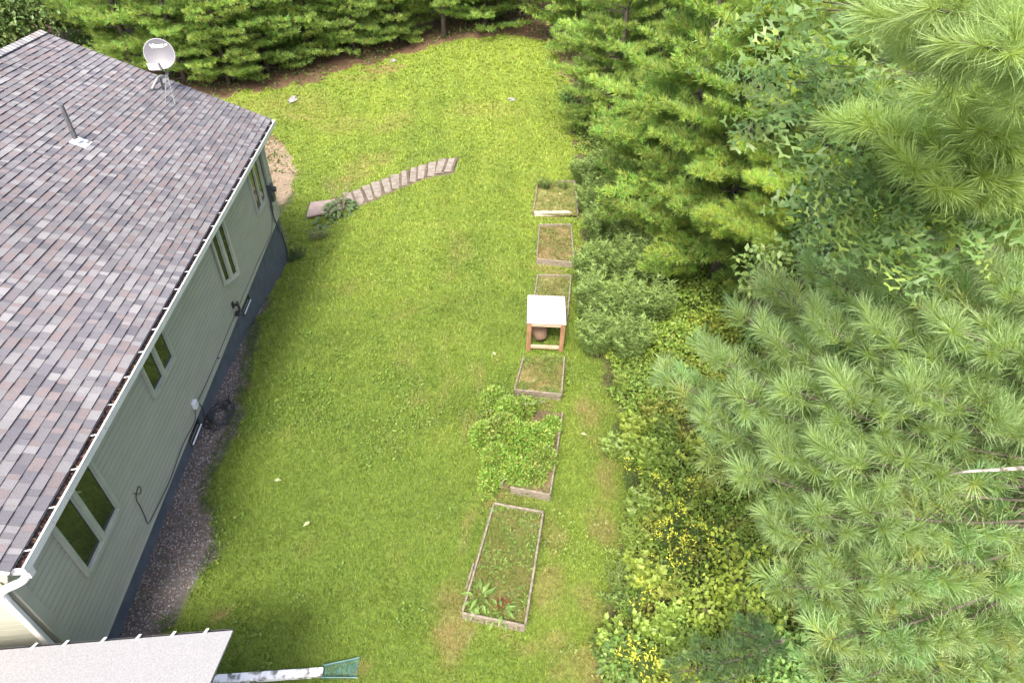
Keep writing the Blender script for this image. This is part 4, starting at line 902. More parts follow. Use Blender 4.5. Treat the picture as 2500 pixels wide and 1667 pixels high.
def leafy(name, base, center, radii, nleaf, T, col, label, cat, sc=(.7, 1.3), clumps=9, up=.6, group=None, trunk_r=.05, var=.3, part='crown', leafobj=0, mat='leaf', bark='bark', lobes=.42):
    "tree or shrub with real leaves in uneven clumps round an ellipsoid"
    base = np.asarray(base, float); center = np.asarray(center, float); radii = np.asarray(radii, float)
    r = thing(name, label, cat, base, group); cs = rng.normal(size=(clumps, 3)); cs /= np.linalg.norm(cs, axis=1, keepdims=True); cs *= rng.uniform(.35, .8, (clumps, 1)); cs = cs * radii + center
    mb = MB(); mid = base + (center - base) * .6
    mb.tube(curve_pts([base - ZV * .1, base + (center - base) * .35 + rng.normal(0, .05, 3), mid], 3), [trunk_r * (1 - .09 * i) for i in range(7)], 7)
    for c_ in cs: mb.tube([mid, (mid + c_) / 2 + ZV * .08 * radii[2], c_], [trunk_r * .5, trunk_r * .3, .006], 5, caps=False)
    k = rng.integers(0, clumps, nleaf); q = rng.normal(size=(nleaf, 3)); q /= np.linalg.norm(q, axis=1, keepdims=True); q *= (rng.random((nleaf, 1)) ** .45) * lobes
    P = cs[k] + q * radii; ax = q + rng.normal(0, .35, (nleaf, 3)); ax[:, 2] -= .1; rl = np.tile(np.array([0, 0, 1.]), (nleaf, 1)) * 1 + rng.normal(0, .35, (nleaf, 3))
    R_ = frames(ax); yv = rl - (rl * R_[:, :, 2]).sum(1, keepdims=True) * R_[:, :, 2]; yv /= np.linalg.norm(yv, axis=1, keepdims=True) + 1e-9; R_[:, :, 1] = yv; R_[:, :, 0] = np.cross(yv, R_[:, :, 2])
    kc = (1 + var * (rng.random((clumps, 1)) - .5))[k]; C = tuft_cols(nleaf, col, var) * kc; ss = rng.uniform(*sc, nleaf)
    mb.build('trunk' if part == 'crown' else 'stem', M[bark], r, smooth=True)
    I = np.arange(nleaf)
    if leafobj:
        ok = np.array([seen(p_) for p_ in P]); ds = np.linalg.norm(P - CAM, axis=1) + 99 * ~ok; I = np.argsort(ds); near_ = I[:leafobj]; I = I[leafobj:]
        lms = [mk('leaf', t[0], t[1], M['leaf_r'], col=np.tile(col, (len(t[0]), 1)), link=False, local=True) for t in T]
        for j in near_: inst('leaf', lms[j % len(lms)], r, P[j], R_[j] * ss[j])
    if len(I):
        v_, f_, c_ = scatter(T, P[I], R_[I], ss[I], C[I]); o = mk(part if not leafobj else 'leaves', v_, f_, M[mat], r, col=c_); tag(o, kind='stuff') if leafobj else None
    return r
BL6 = [leaf_t(.075, .05, .25, .3), leaf_t(.09, .055, .15, .5), leaf_t(.06, .045, .3, .2)]
BL4 = [leaf_t(.05, .032, .25, .3, 1), leaf_t(.06, .034, .2, .4, 1), leaf_t(.042, .03, .3, .2, 1)]
NL = [leaf_t(.10, .020, .2, .5, 1), leaf_t(.085, .016, .2, .3, 1), leaf_t(.12, .02, .2, .6, 1)]
BIG = [leaf_t(.16, .11, .2, .3), leaf_t(.18, .10, .2, .5)]
# leafy trees behind the ridge, top left
c = at(40, 150); leafy('broadleaf_tree', c, c + ZV * 2.6, (4.2, 3.6, 3.0), 14000, BIG, (.12, .185, .06), 'pale green broadleaf tree rising behind the roof ridge', 'tree', (.9, 1.7), 22, trunk_r=.16)
c = at(-160, 120); leafy('broadleaf_tree', c, c + ZV * 3, (3.2, 3, 3), 5000, BIG, (.09, .15, .045), 'darker broadleaf tree at the edge of the photo behind the ridge', 'tree', (.9, 1.7), 18, trunk_r=.16)
c = at(240, 150); leafy('understory_bush', c, c + ZV * .9, (1.6, 1.4, .8), 1800, BIG, (.07, .12, .035), 'low dark bush under the trees just beyond the ridge', 'bush', (.5, 1.0), 10, trunk_r=.04, part='foliage')
c = at(270, 72); leafy('understory_bush', c, c + ZV * 1.0, (1.3, 1.2, .8), 700, BIG, (.22, .09, .035), 'rusty brown bush between the leafy tree and the pines', 'bush', (.5, .9), 10, trunk_r=.04, part='foliage')
# pines along the right side
pine((5.5, 14.4, hgt(5.5, 14.4)), 7.8, 2.5, PT_MID2, .13, (.225, .32, .08), 'full bright pine between the long low boughs and the tallest mid pine', z0=1.3, lev=.5, per=7, side=np.array([-.8, -.6, 0]), trunk_r=.1)
pine((6.5, 11.8, hgt(6.5, 11.8)), 8.8, 2.4, PT_MID, .105, (.235, .325, .075), 'bright yellow green pine standing tallest over the brush, mid right', z0=3.2, lev=.42, per=7, side=np.array([-.8, -.6, 0]), trunk_r=.11, wid=.45)
pine((4.9, 17.2, hgt(4.9, 17.2)), 8.6, 3.1, PT_MID2, .14, (.225, .325, .085), 'pine with long low boughs reaching the lawn edge, upper right of the beds', z0=1.2, lev=.62, per=6, side=np.array([-.8, -.6, 0]), trunk_r=.14)
pine((3.9, 25.5, hgt(3.9, 25.5)), 8.2, 2.7, PT_MID2, .15, (.23, .325, .09), 'pale green pine at the far right corner of the lawn', z0=.7, lev=.62, per=6, side=np.array([-.7, -.7, 0]), trunk_r=.14)
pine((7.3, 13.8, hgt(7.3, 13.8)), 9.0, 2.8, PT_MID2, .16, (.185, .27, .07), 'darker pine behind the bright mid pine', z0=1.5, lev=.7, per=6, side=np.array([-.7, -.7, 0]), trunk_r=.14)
pine((8.2, 21.5, hgt(8.2, 21.5)), 10, 3.2, PT_MID2, .18, (.19, .275, .075), 'tall pine deep in the woods at the picture top', z0=1.5, lev=.8, per=6, side=np.array([-.6, -.8, 0]), trunk_r=.16)
pine((3.4, 36, hgt(3.4, 36)), 10, 3.4, PT_FAR, .2, (.20, .29, .08), 'pine behind the far right corner of the lawn', z0=.8, lev=.65, zdense=6, per=6, trunk_r=.16)
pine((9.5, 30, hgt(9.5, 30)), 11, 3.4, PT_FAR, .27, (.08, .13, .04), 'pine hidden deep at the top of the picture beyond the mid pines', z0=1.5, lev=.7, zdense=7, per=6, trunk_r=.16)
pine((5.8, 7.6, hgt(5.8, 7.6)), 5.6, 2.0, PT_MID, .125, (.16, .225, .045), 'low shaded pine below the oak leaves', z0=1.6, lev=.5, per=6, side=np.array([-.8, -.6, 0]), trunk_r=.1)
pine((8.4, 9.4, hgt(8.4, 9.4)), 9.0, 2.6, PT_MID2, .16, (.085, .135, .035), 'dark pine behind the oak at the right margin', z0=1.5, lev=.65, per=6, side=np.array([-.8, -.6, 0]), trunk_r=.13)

pine((3.2, 46, hgt(3.2, 46)), 11, 3.6, PT_FAR, .21, (.20, .29, .08), 'pine at the top of the picture just right of the lawn end', z0=.6, lev=.6, zdense=6, per=6, trunk_r=.16)
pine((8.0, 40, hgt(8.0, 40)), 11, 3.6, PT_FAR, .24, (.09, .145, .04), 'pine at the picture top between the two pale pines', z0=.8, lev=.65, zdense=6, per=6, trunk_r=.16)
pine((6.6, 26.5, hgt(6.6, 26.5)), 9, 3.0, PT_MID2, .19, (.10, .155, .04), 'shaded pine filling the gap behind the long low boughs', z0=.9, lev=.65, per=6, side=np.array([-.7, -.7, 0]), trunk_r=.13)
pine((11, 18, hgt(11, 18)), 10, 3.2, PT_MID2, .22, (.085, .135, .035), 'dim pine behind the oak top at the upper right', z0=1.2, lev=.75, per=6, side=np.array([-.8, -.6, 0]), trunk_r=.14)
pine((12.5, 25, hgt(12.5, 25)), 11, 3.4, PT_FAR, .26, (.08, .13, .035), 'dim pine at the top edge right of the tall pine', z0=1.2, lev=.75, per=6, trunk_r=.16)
def near_pine(label, trunk, height, tips, T, sp, col, n_own, t0, wid, back=0, rise=.25, jit=.3, upv=.45):
    tb = np.array([trunk[0], trunk[1], float(hgt(*trunk))]); r = thing('pine_tree', label, 'pine tree', tb)
    MB().tube([tb - ZV * .2, tb + ZV * height * .5, tb + ZV * height], [.011 * height + .01, .009 * height, .02], 10).build('trunk', M['bark'], r, smooth=True)
    PP, AA = [], []; todo = list(tips)
    for (px, py, dp_) in tips:
        for _ in range(back): todo.append((px + random.uniform(-70, 110), py + random.uniform(-70, 70), dp_ + random.uniform(.35, 1.0)))
    for (px, py, dp_) in todo:
        P1 = pd(px, py, dp_); ds = math.hypot(P1[0] - tb[0], P1[1] - tb[1]); P0 = tb + ZV * float(np.clip(P1[2] - tb[2] - rise * ds, .3, height - .1)); L = np.linalg.norm(P1 - P0)
        pos, ax, tw = bough_pts(P0, P1, sp, max(.12, 1 - t0 / L), wid / L, upv, jit)
        mb = MB(); mb.tube(tw[0], [.011 * (1 - .75 * i / (len(tw[0]) - 1)) + .003 for i in range(len(tw[0]))], 5, caps=False)
        for a_ in tw[1:]: mb.tube(a_, [.0035, .002], 4, caps=False)
        mb.build('limb', M['limb'], r, smooth=True); PP.append(pos); AA.append(ax)
    P = np.concatenate(PP); A = np.concatenate(AA); R_ = frames(A); ss = rng.uniform(.82, 1.2, len(P)); C = tuft_cols(len(P), col, .2)
    ok = np.array([seen(p_) for p_ in P]); I = np.argsort(np.linalg.norm(P - CAM, axis=1) + 99 * ~ok)
    own = I[:min(n_own, ok.sum())]; rest = I[len(own):]
    tm = [mk('needle_cluster', t[0], t[1], M['needle_r'], col=t[2] * np.array(col), link=False, local=True) for t in T]
    for j in own: inst('needle_cluster', tm[j % len(tm)], r, P[j], R_[j] * ss[j])
    if len(rest): v_, f_, c_ = scatter(PT_NEAR_B if T is PT_NEAR else T, P[rest], R_[rest], ss[rest], C[rest]); tag(mk('needles', v_, f_, M['needle'], r, col=c_), kind='stuff')
    return r
K = .88
tips1 = [(1990, 655, 4.6), (2110, 660, 4.5), (2250, 670, 4.4), (2400, 640, 4.1), (1880, 700, 4.7), (1810, 770, 4.9), (2480, 720, 4.0), (1745, 870, 4.8), (1640, 925, 5.1), (1880, 820, 4.4), (2000, 790, 4.2), (2140, 800, 4.0), (2310, 790, 3.8), (2450, 850, 3.8),
         (1720, 1020, 4.7), (1810, 970, 4.3), (1930, 950, 4.0), (2070, 950, 3.8), (2230, 950, 3.7), (2390, 970, 3.9), (1820, 1150, 4.4), (1910, 1100, 4.1), (2030, 1100, 3.9), (2170, 1100, 4.0), (2330, 1090, 4.4), (1890, 1280, 4.4), (2000, 1260, 4.1), (2120, 1250, 4.0), (2260, 1250, 4.4), (2420, 1230, 5.0),
         (1910, 1430, 4.5), (2020, 1410, 4.2), (2150, 1390, 4.1), (2290, 1390, 4.6), (2430, 1380, 5.0), (2030, 1560, 4.4), (2160, 1540, 4.3), (2310, 1540, 4.8), (2440, 1560, 5.1), (2100, 1660, 4.6), (2250, 1670, 4.7), (2400, 1680, 5.2), (2490, 1020, 4.4), (2500, 1180, 5.2), (2500, 1300, 5.4), (2490, 1460, 5.6), (2350, 1180, 5.0), (2220, 1330, 5.2), (2350, 1460, 5.6), (2120, 1480, 5.2), (2260, 1610, 5.6), (2480, 920, 4.6), (2060, 1030, 4.7), (1960, 1190, 4.9), (2340, 880, 4.6), (1960, 880, 4.9), (2200, 880, 4.6), (2500, 1640, 5.9)]
p1 = near_pine('large near pine with long silvery green needles filling the lower right', (4.1, 2.6), 9.6, [(a, b, d * K) for a, b, d in tips1], PT_NEAR, .105, (.232, .318, .125), 300, .95, .36, back=1)
LB = [(2520, 1140, 3.9), (2440, 1146, 3.85), (2350, 1152, 3.95), (2290, 1168, 4.1)]
MB().tube(curve_pts([pd(a, b, d * K) for a, b, d in LB], 4), [.013 * (1 - .05 * i) for i in range(13)], 8).build('limb', M['lichen'], p1, smooth=True)
tips2 = [(2150, 40, 2.2), (2290, 25, 2.0), (2410, 115, 1.85), (2490, 60, 1.9), (2210, 120, 2.4), (2340, 160, 2.3), (2440, 10, 2.1), (2500, 190, 2.2)]
tips2b = [(2085, 305, 3.4), (2170, 330, 3.3), (2220, 400, 3.2), (2300, 360, 3.2), (2400, 430, 3.2), (2290, 455, 3.2), (2400, 320, 3.0), (2480, 260, 2.8), (2350, 480, 3.4), (2470, 480, 3.5), (2330, 230, 3.0), (2480, 390, 3.2), (2440, 560, 4.0), (2500, 600, 4.4), (2360, 560, 4.3)]
near_pine('pine whose needle sprays hang closest to the camera in the upper right corner', (4.6, 3.6), 11.5, [(a, b, d * K) for a, b, d in tips2], PT_XN, .085, (.25, .335, .12), 90, .42, .2, rise=.0, upv=.2)
near_pine('pine with yellow green needle tips mixed among the oak leaves, right margin', (4.9, 5.4), 10.5, [(a, b, d * K) for a, b, d in tips2b], PT_NEAR, .10, (.245, .33, .10), 200, .7, .32, back=1, rise=.1)
# small dark pine below the brush at the bottom edge
near_pine('small bluish pine low among the weeds at the bottom edge', tuple(at(1860, 1640)[:2]), 1.1, [(1700, 1590, 8.4), (1760, 1620, 8.2), (1820, 1600, 8.4), (1650, 1640, 8.4), (1740, 1680, 8.2), (1880, 1560, 8.3), (1800, 1540, 8.6)], PT_MID, .12, (.09, .15, .07), 60, .8, .4, rise=.1)

# oak reaching in from the right
OAK = [oak_t(.15), oak_t(.13), oak_t(.165)]
def oak():
    tb = np.array([5.6, 6.4, float(hgt(5.6, 6.4))]); r = thing('oak_tree', 'oak with lobed leaves on limbs reaching in from the right margin', 'oak tree', tb)
    MB().tube([tb - ZV * .2, tb + ZV * 4, tb + ZV * 8.5], [.13, .1, .04], 9).build('trunk', M['bark'], r, smooth=True)
    tg = [(1900, 205, 4.4), (1960, 180, 4.4), (2030, 160, 4.3), (1990, 260, 4.3), (1920, 270, 4.5), (2060, 220, 4.2), (2120, 190, 4.2), (2130, 260, 4.2), (1960, 310, 4.5), (2040, 300, 4.3), (2190, 230, 4.1), (2060, 380, 4.3), (2130, 420, 4.2), (2250, 330, 4.0),
          (2080, 480, 3.9), (2150, 480, 3.8), (2090, 540, 3.9), (2180, 540, 3.7), (2240, 500, 3.8), (2300, 520, 3.9), (2130, 590, 3.9), (2240, 580, 3.8), (2330, 480, 4.0), (2200, 450, 4.0), (2060, 520, 4.0), (1950, 20, 3.6), (2010, 5, 3.5), (2060, 10, 3.5), (2280, 420, 4.1)]
    P, A = [], []
    for i, (px, py, d) in enumerate(tg):
        c_ = pd(px, py, d * K); P0 = tb + ZV * (c_[2] - .8 - .15 * (i % 3)); 
        if i % 2 == 0 or i > 24: MB().tube(curve_pts([P0, P0 + (c_ - P0) * .5 + ZV * .15, c_], 4), [.012 - .001 * k for k in range(9)], 5, caps=False).build('limb', M['limb'], r, smooth=True)
        n_ = 25; q = rng.normal(0, 1, (n_, 3)) * np.array([.15, .14, .07]); P.append(c_ + q); A.append(q * [3, 3, 1.5] + rng.normal(0, .4, (n_, 3)) + np.array([-.35, -.25, -.15]))
    P = np.concatenate(P); A = np.concatenate(A); N = len(P); R_ = frames(A); rl = np.array([-.2, -.4, 1.]) + rng.normal(0, .4, (N, 3)); yv = rl - (rl * R_[:, :, 2]).sum(1, keepdims=True) * R_[:, :, 2]; yv /= np.linalg.norm(yv, axis=1, keepdims=True); R_[:, :, 1] = yv; R_[:, :, 0] = np.cross(yv, R_[:, :, 2])
    cols = [(.125, .205, .055), (.175, .245, .055), (.10, .175, .05)]; lms = [mk('leaf', t[0], t[1], M['leaf_r'], col=np.tile(cols[i], (len(t[0]), 1)), link=False, local=True) for i, t in enumerate(OAK)]
    ss = rng.uniform(.9, 1.5, N); I = np.argsort(np.linalg.norm(P - CAM, axis=1))
    for j in I[:300]: inst('leaf', lms[j % 3], r, P[j], R_[j] * ss[j])
    v_, f_, c_ = scatter(OAK, P[I[300:]], R_[I[300:]], ss[I[300:]], tuft_cols(N - 300, (.11, .18, .05), .3)); tag(mk('leaves', v_, f_, M['leaf'], r, col=c_), kind='stuff')
oak()
def to_ground(c): return np.array([c[0], c[1], float(hgt(c[0], c[1]))])
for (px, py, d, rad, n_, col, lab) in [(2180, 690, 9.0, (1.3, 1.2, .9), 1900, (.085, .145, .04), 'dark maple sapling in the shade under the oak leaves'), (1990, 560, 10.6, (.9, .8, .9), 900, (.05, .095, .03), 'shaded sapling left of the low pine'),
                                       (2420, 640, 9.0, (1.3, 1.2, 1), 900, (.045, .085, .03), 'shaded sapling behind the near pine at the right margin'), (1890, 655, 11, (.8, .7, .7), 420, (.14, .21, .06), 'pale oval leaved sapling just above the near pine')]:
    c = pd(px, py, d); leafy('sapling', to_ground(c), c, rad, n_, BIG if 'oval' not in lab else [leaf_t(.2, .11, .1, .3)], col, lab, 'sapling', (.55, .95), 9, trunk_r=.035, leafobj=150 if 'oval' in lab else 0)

# brush: tall narrow leaved plants, broad leaved shrubs, ground cover, goldenrod
def stems_plant(name, base, h_, rad, ns, nl, T, col, label, cat, group=None, sc=(.7, 1.2), lean=(0, 0), tipcol=None, var=.25, t0=.2, mat='leaf', plume=None, pl_n=0):
    base = np.asarray(base, float); r = thing(name, label, cat, base, group); mb = MB(); P, A, C, PP, PA = [], [], [], [], []
    for i in range(ns):
        a = random.random() * 6.283; rr = rad * math.sqrt(random.random()); tip = base + np.array([math.cos(a) * rr + lean[0], math.sin(a) * rr + lean[1], h_ * random.uniform(.65, 1.08) * (1 - .25 * rr / rad)])
        b0 = base + np.array([math.cos(a) * rr * .35, math.sin(a) * rr * .35, -.03]); md = b0 + (tip - b0) * .55 + np.array([-math.cos(a), -math.sin(a), 0]) * rr * .12
        cp_ = [b0, md, tip]; mb.tube(cp_, [.007, .006, .003], 4, caps=False); k = int(nl / ns); t = t0 + (1 - t0) * rng.random(k) ** .8
        q = ((1 - t) ** 2)[:, None] * b0 + (2 * t * (1 - t))[:, None] * md + (t ** 2)[:, None] * tip; an = rng.random(k) * 6.283
        P.append(q); A.append(np.stack([np.cos(an), np.sin(an), .15 + .7 * t + rng.normal(0, .2, k)], -1)); c_ = np.array(col)[None] * (1 - t[:, None]) + (np.array(tipcol) if tipcol else np.array(col))[None] * t[:, None]; C.append(c_ * (1 + var * (rng.random((k, 1)) * 2 - 1)))
        if plume:
            for _ in range(pl_n): 
                d_ = np.array([rng.normal(0, 1), rng.normal(0, 1), .5]); s_ = random.random(); PP.append(tip + np.array([d_[0] * .04 * (1.1 - s_) + .10 * s_ * math.cos(i), d_[1] * .04 * (1.1 - s_) + .10 * s_ * math.sin(i), .20 * s_ - .03])); PA.append(d_)
    mb.build('stem', M['stem'], r)
    P = np.concatenate(P); A = np.concatenate(A); C = np.concatenate(C); rl = np.tile([0, 0, 1.], (len(P), 1)) + rng.normal(0, .3, (len(P), 3)); R_ = frames(A); yv = rl - (rl * R_[:, :, 2]).sum(1, keepdims=True) * R_[:, :, 2]; yv /= np.linalg.norm(yv, axis=1, keepdims=True) + 1e-9; R_[:, :, 1] = yv; R_[:, :, 0] = np.cross(yv, R_[:, :, 2])
    v_, f_, c_ = scatter(T, P, R_, rng.uniform(*sc, len(P)), C); mk('foliage', v_, f_, M[mat], r, col=c_)
    if plume:
        v_, f_, c_ = scatter([leaf_t(.055, .018, .2, .2, 1), leaf_t(.04, .022, .2, .2, 1)], np.array(PP), frames(np.array(PA)), rng.uniform(.7, 1.3, len(PP)), tuft_cols(len(PP), plume, .2)); tag(mk('flower_plume', v_, f_, M['petal'], r, col=c_), kind='stuff')
    return r
WG = 'tall narrow leaved plants in the brush beside the beds'
wl = [(1455, 525, 1.2, .6), (1525, 500, 1.3, .7), (1600, 545, 1.3, .7), (1475, 600, 1.3, .6), (1560, 625, 1.4, .75), (1650, 610, 1.3, .7), (1450, 700, 1.2, .55), (1515, 690, 1.4, .7), (1600, 700, 1.4, .7), (1450, 780, 1.25, .5), (1530, 800, 1.4, .65), (1600, 790, 1.3, .6), (1470, 865, 1.1, .5), (1545, 880, 1.1, .5), (1440, 450, 1.0, .6), (1500, 430, 1.1, .7)]
where = ['beside the farthest bed', 'second back from the farthest bed', 'well behind the brown grass bed', 'beside the brown grass bed', 'behind the brown grass bed', 'deepest in the brush, level with the brown grass bed', 'beside the half hidden bed', 'behind the half hidden bed', 'two plants behind the half hidden bed', 'touching the white topped frame', 'behind the white topped frame', 'two plants behind the white topped frame', 'in front of the frame side, beside the dry bed', 'behind the dry bed', 'past the farthest bed corner', 'farthest of the tall brush by the pine boughs']
for (px, py, h_, rd), wr in zip(wl, where): stems_plant('tall_weed', at(px - 16, py), h_ * 1.2, rd * 1.08, 42, 3400, NL, (.125, .20, .05), 'clump of tall narrow leaved weeds ' + wr, 'weed clump', WG, (.9, 1.6), tipcol=(.20, .295, .085))
BG = 'broad leaved bushes in the brush'
for (px, py, h_, rd, col, n_, lab) in [(1600, 470, 2.3, 1.15, (.16, .23, .035), 3000, 'bright yellow green bush under the bright mid pine'), (1690, 545, 2.1, 1.1, (.15, .22, .03), 2600, 'bright bush right beneath the mid pine boughs'), (1555, 400, 1.9, 1.0, (.14, .205, .035), 2200, 'bright bush at the foot of the long low pine boughs'),
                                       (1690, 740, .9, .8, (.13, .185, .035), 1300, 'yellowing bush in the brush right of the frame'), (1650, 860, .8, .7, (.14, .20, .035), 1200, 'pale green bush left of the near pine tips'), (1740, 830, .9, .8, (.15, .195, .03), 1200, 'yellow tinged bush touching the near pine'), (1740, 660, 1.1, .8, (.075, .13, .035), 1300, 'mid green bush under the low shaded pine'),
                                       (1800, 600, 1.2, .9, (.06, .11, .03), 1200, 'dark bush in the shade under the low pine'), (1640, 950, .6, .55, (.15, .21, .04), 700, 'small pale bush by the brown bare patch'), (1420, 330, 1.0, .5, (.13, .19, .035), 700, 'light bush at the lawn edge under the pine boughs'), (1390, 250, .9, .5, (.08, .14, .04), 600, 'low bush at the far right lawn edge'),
                                       (1900, 1660, .8, .7, (.12, .20, .055), 900, 'broad leaved bush at the bottom edge under the near pine'), (2010, 1640, 1.1, .7, (.13, .21, .06), 700, 'fresh green bush at the bottom edge, below the near pine'), (1520, 1630, .45, .5, (.085, .135, .03), 1000, 'low clover like bush at the bottom edge left of the goldenrod')]:
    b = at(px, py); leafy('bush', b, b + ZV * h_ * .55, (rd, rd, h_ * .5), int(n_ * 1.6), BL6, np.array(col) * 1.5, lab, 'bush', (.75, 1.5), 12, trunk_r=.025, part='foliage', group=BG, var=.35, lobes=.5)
for (px, py, h_, rd, col, n_, lab) in [(1770, 1400, 1.25, .62, (.29, .37, .05), 560, 'yellow green sapling leaning out below the near pine'), (1810, 1490, 1.0, .5, (.25, .34, .06), 380, 'yellow green sapling with drooping tips near the bottom edge'), (1720, 1460, .8, .5, (.25, .33, .055), 380, 'lighter sapling left of the drooping one')]:
    b = at(px, py + 60); leafy('sapling', b, b + ZV * h_ * .6, (rd, rd, h_ * .4), n_, [leaf_t(.10, .06, .2, .4), leaf_t(.085, .055, .2, .3)], col, lab, 'sapling', (.7, 1.25), 9, trunk_r=.02, part='foliage', leafobj=240, bark='twig', lobes=.5)
# mixed plants along the strip between the lawn and the near pine
MIX = [('fern', NL, (.17, .235, .045), (.8, 1.3)), ('bramble', BL6, (.16, .23, .05), (.9, 1.7)), ('bramble', BL6, (.19, .27, .05), (.8, 1.5)), ('weed_clump', NL, (.13, .19, .045), (.7, 1.2)), ('bramble', BL6, (.20, .26, .045), (1.0, 1.9)), ('weed_clump', NL, (.24, .27, .06), (.7, 1.1))]
word = ['feathery green', 'broad green', 'yellow leaved', 'narrow dark leaved', 'large leaved light green', 'yellowing narrow leaved']
spots = [((1530, 930), 'at the top of the strip by the trodden grass'), ((1580, 985), 'beside the brown bare patch'), ((1545, 1050), 'level with the shrub bed'), ((1620, 1040), 'under the lowest left pine tips'), ((1570, 1110), 'just above the lone goldenrod'), ((1510, 1095), 'on the trodden grass edge'), ((1560, 1240), 'left of the goldenrod clusters'), ((1530, 1330), 'between trodden grass and goldenrod'), ((1620, 1420), 'below the goldenrod clusters'), ((1560, 1400), 'level with the near bed middle'), ((1500, 1440), 'nearest the near bed'), ((1640, 1500), 'left of the yellow green saplings'), ((1580, 1520), 'above the lowest goldenrods'), ((1640, 1590), 'between the lowest goldenrods and the small pine'), ((1600, 1650), 'at the bottom edge beside the small pine'), ((1700, 1200), 'between goldenrod and near pine'), ((1690, 1110), 'under the near pine left edge'), ((1620, 900), 'right of the strip top, in the brush'), ((1560, 830), 'in front of the tall weeds'), ((1490, 1560), 'left of the lowest goldenrods')]
for i, ((px, py), wr) in enumerate(spots):
    kd, T_, cl_, sc_ = MIX[(i * 5 + i // 6) % 6]; wd_ = word[(i * 5 + i // 6) % 6]
    stems_plant(kd, at(px, py + 18), random.uniform(.35, .6), random.uniform(.32, .5), 16, 650, T_, cl_, wd_ + ' plant ' + wr, 'weed', 'mixed weeds of the strip by the lawn', sc_, tipcol=tuple(np.array(cl_) * 1.25))
# ground cover
BRUSH = np.array([at(*q)[:2] for q in [(1470, 1720), (1500, 1560), (1500, 1420), (1545, 1300), (1545, 1150), (1505, 1010), (1490, 930), (1450, 840), (1428, 700), (1420, 560), (1430, 430), (1405, 330), (1900, 330)]] + [[9.5, 20], [9.5, 3], [3.5, 2.8]])
n_ = 330000; x = rng.uniform(.8, 9.5, n_); y = rng.uniform(2.8, 30, n_); jx = (vn(x, y, .5, 3) - .5) * .5
k = inside(x + jx, y, BRUSH) & (rng.random(n_) < np.clip(1.5 - y / 22, .35, 1)) & (fbm(x, y, .75, 2) > .27); x, y = x[k], y[k]
ed = sm((x - np.interp(y, [3, 5, 8, 12, 20, 30], [1.4, 1.5, 1.9, 1.9, 2.4, 2.8])) / 1.2); hb = (.06 + .6 * fbm(x, y, .8, 1) * ed) * (.15 + .85 * rng.random(len(x)))
P = np.stack([x, y, hgt(x, y) + hb], -1); t1 = fbm(x, y, 1.1, 5)[:, None]; t2 = fbm(x, y, .5, 1)[:, None]; y_ = sm((t2 - .56) * 9)
C = (1 - t1) * np.array([.11, .205, .04]) + t1 * np.array([.25, .34, .05]); C = C * (1 - .6 * y_) + .6 * y_ * np.array([.26, .27, .05]); C *= rng.uniform(.7, 1.3, (len(x), 1))
v_, f_, c_ = scatter(BL4 + BL6 + NL[:2], P, frames(np.stack([rng.normal(0, .8, len(x)), rng.normal(0, .8, len(x)), .45 + .3 * rng.random(len(x))], -1), np.tile([0, 0, 1.], (len(x), 1)) + rng.normal(0, .5, (len(x), 3))), rng.uniform(.7, 1.5, len(x)), C)
tag(mk('undergrowth', v_, f_, M['leaf'], col=c_), 'mixed green and yellowing weeds covering the ground between lawn and pines', 'undergrowth', kind='stuff')
n_ = 17000; x = rng.uniform(-20, 6, n_); y = rng.uniform(24, 48, n_); _, dn_, LI, _ = surf(x, y); k = (~LI) & (fbm(x, y, 2.0, 3) > .44); x, y = x[k], y[k]; P = np.stack([x, y, hgt(x, y) + .25 * rng.random(len(x))], -1)
v_, f_, c_ = scatter(BIG, P, frames(rng.normal(0, .8, (len(x), 3)) + np.array([0, 0, .6])), rng.uniform(.6, 1.2, len(x)), tuft_cols(len(x), (.09, .14, .035), .4)); tag(mk('forest_weeds', v_, f_, M['leaf'], col=c_), 'low weeds along the foot of the far pine row', 'weeds', kind='stuff')
n_ = 15000; x = rng.uniform(-16, 3, n_); y = rng.uniform(24, 46, n_); _, dn_, LI, _ = surf(x, y); k = ~LI; x, y = x[k], y[k]; P = np.stack([x, y, hgt(x, y) + .02], -1)
v_, f_, c_ = scatter([leaf_t(.10, .05, .2, .2, 1)], P, frames(rng.normal(0, 1, (len(x), 3)) * [1, 1, .3], np.tile([0, 0, 1.], (len(x), 1)) + rng.normal(0, .4, (len(x), 3))), rng.uniform(.6, 1.4, len(x)), tuft_cols(len(x), (.13, .072, .042), .5)); tag(mk('leaf_litter', v_, f_, M['debris'], col=c_), 'rusty needle and leaf litter under the far pines', 'leaf litter', kind='stuff')
# goldenrod
GG = 'goldenrod plants flowering along the brush'
for (px, py, n_, lab) in [(1650, 1250, 9, 'brightest goldenrod cluster beside the near pine'), (1620, 1300, 7, 'goldenrod left of the brightest cluster'), (1690, 1300, 10, 'goldenrod below the brightest cluster'), (1740, 1305, 7, 'goldenrod nearest the near pine'), (1655, 1345, 6, 'goldenrod with long sideways plumes above the sapling'), (1605, 1370, 4, 'thin goldenrod left of the sapling'), (1600, 1185, 4, 'small goldenrod above the main clusters'), (1530, 1145, 3, 'goldenrod alone beside the trodden grass'),
                          (1545, 1585, 5, 'goldenrod with curved plumes near the bottom edge'), (1565, 1625, 4, 'goldenrod lowest at the bottom edge'), (1530, 1610, 3, 'goldenrod left of the lowest one'), (1545, 1460, 2, 'single goldenrod stem in the dark weeds'), (1670, 1180, 3, 'goldenrod beside the brown bare patch')]:
    b = at(px, py + 45); stems_plant('goldenrod', b, .62, .26, n_ + 2, 90 * n_, NL, (.07, .12, .03), lab, 'goldenrod', GG, (.55, .9), plume=(.52, .55, .06), pl_n=13)
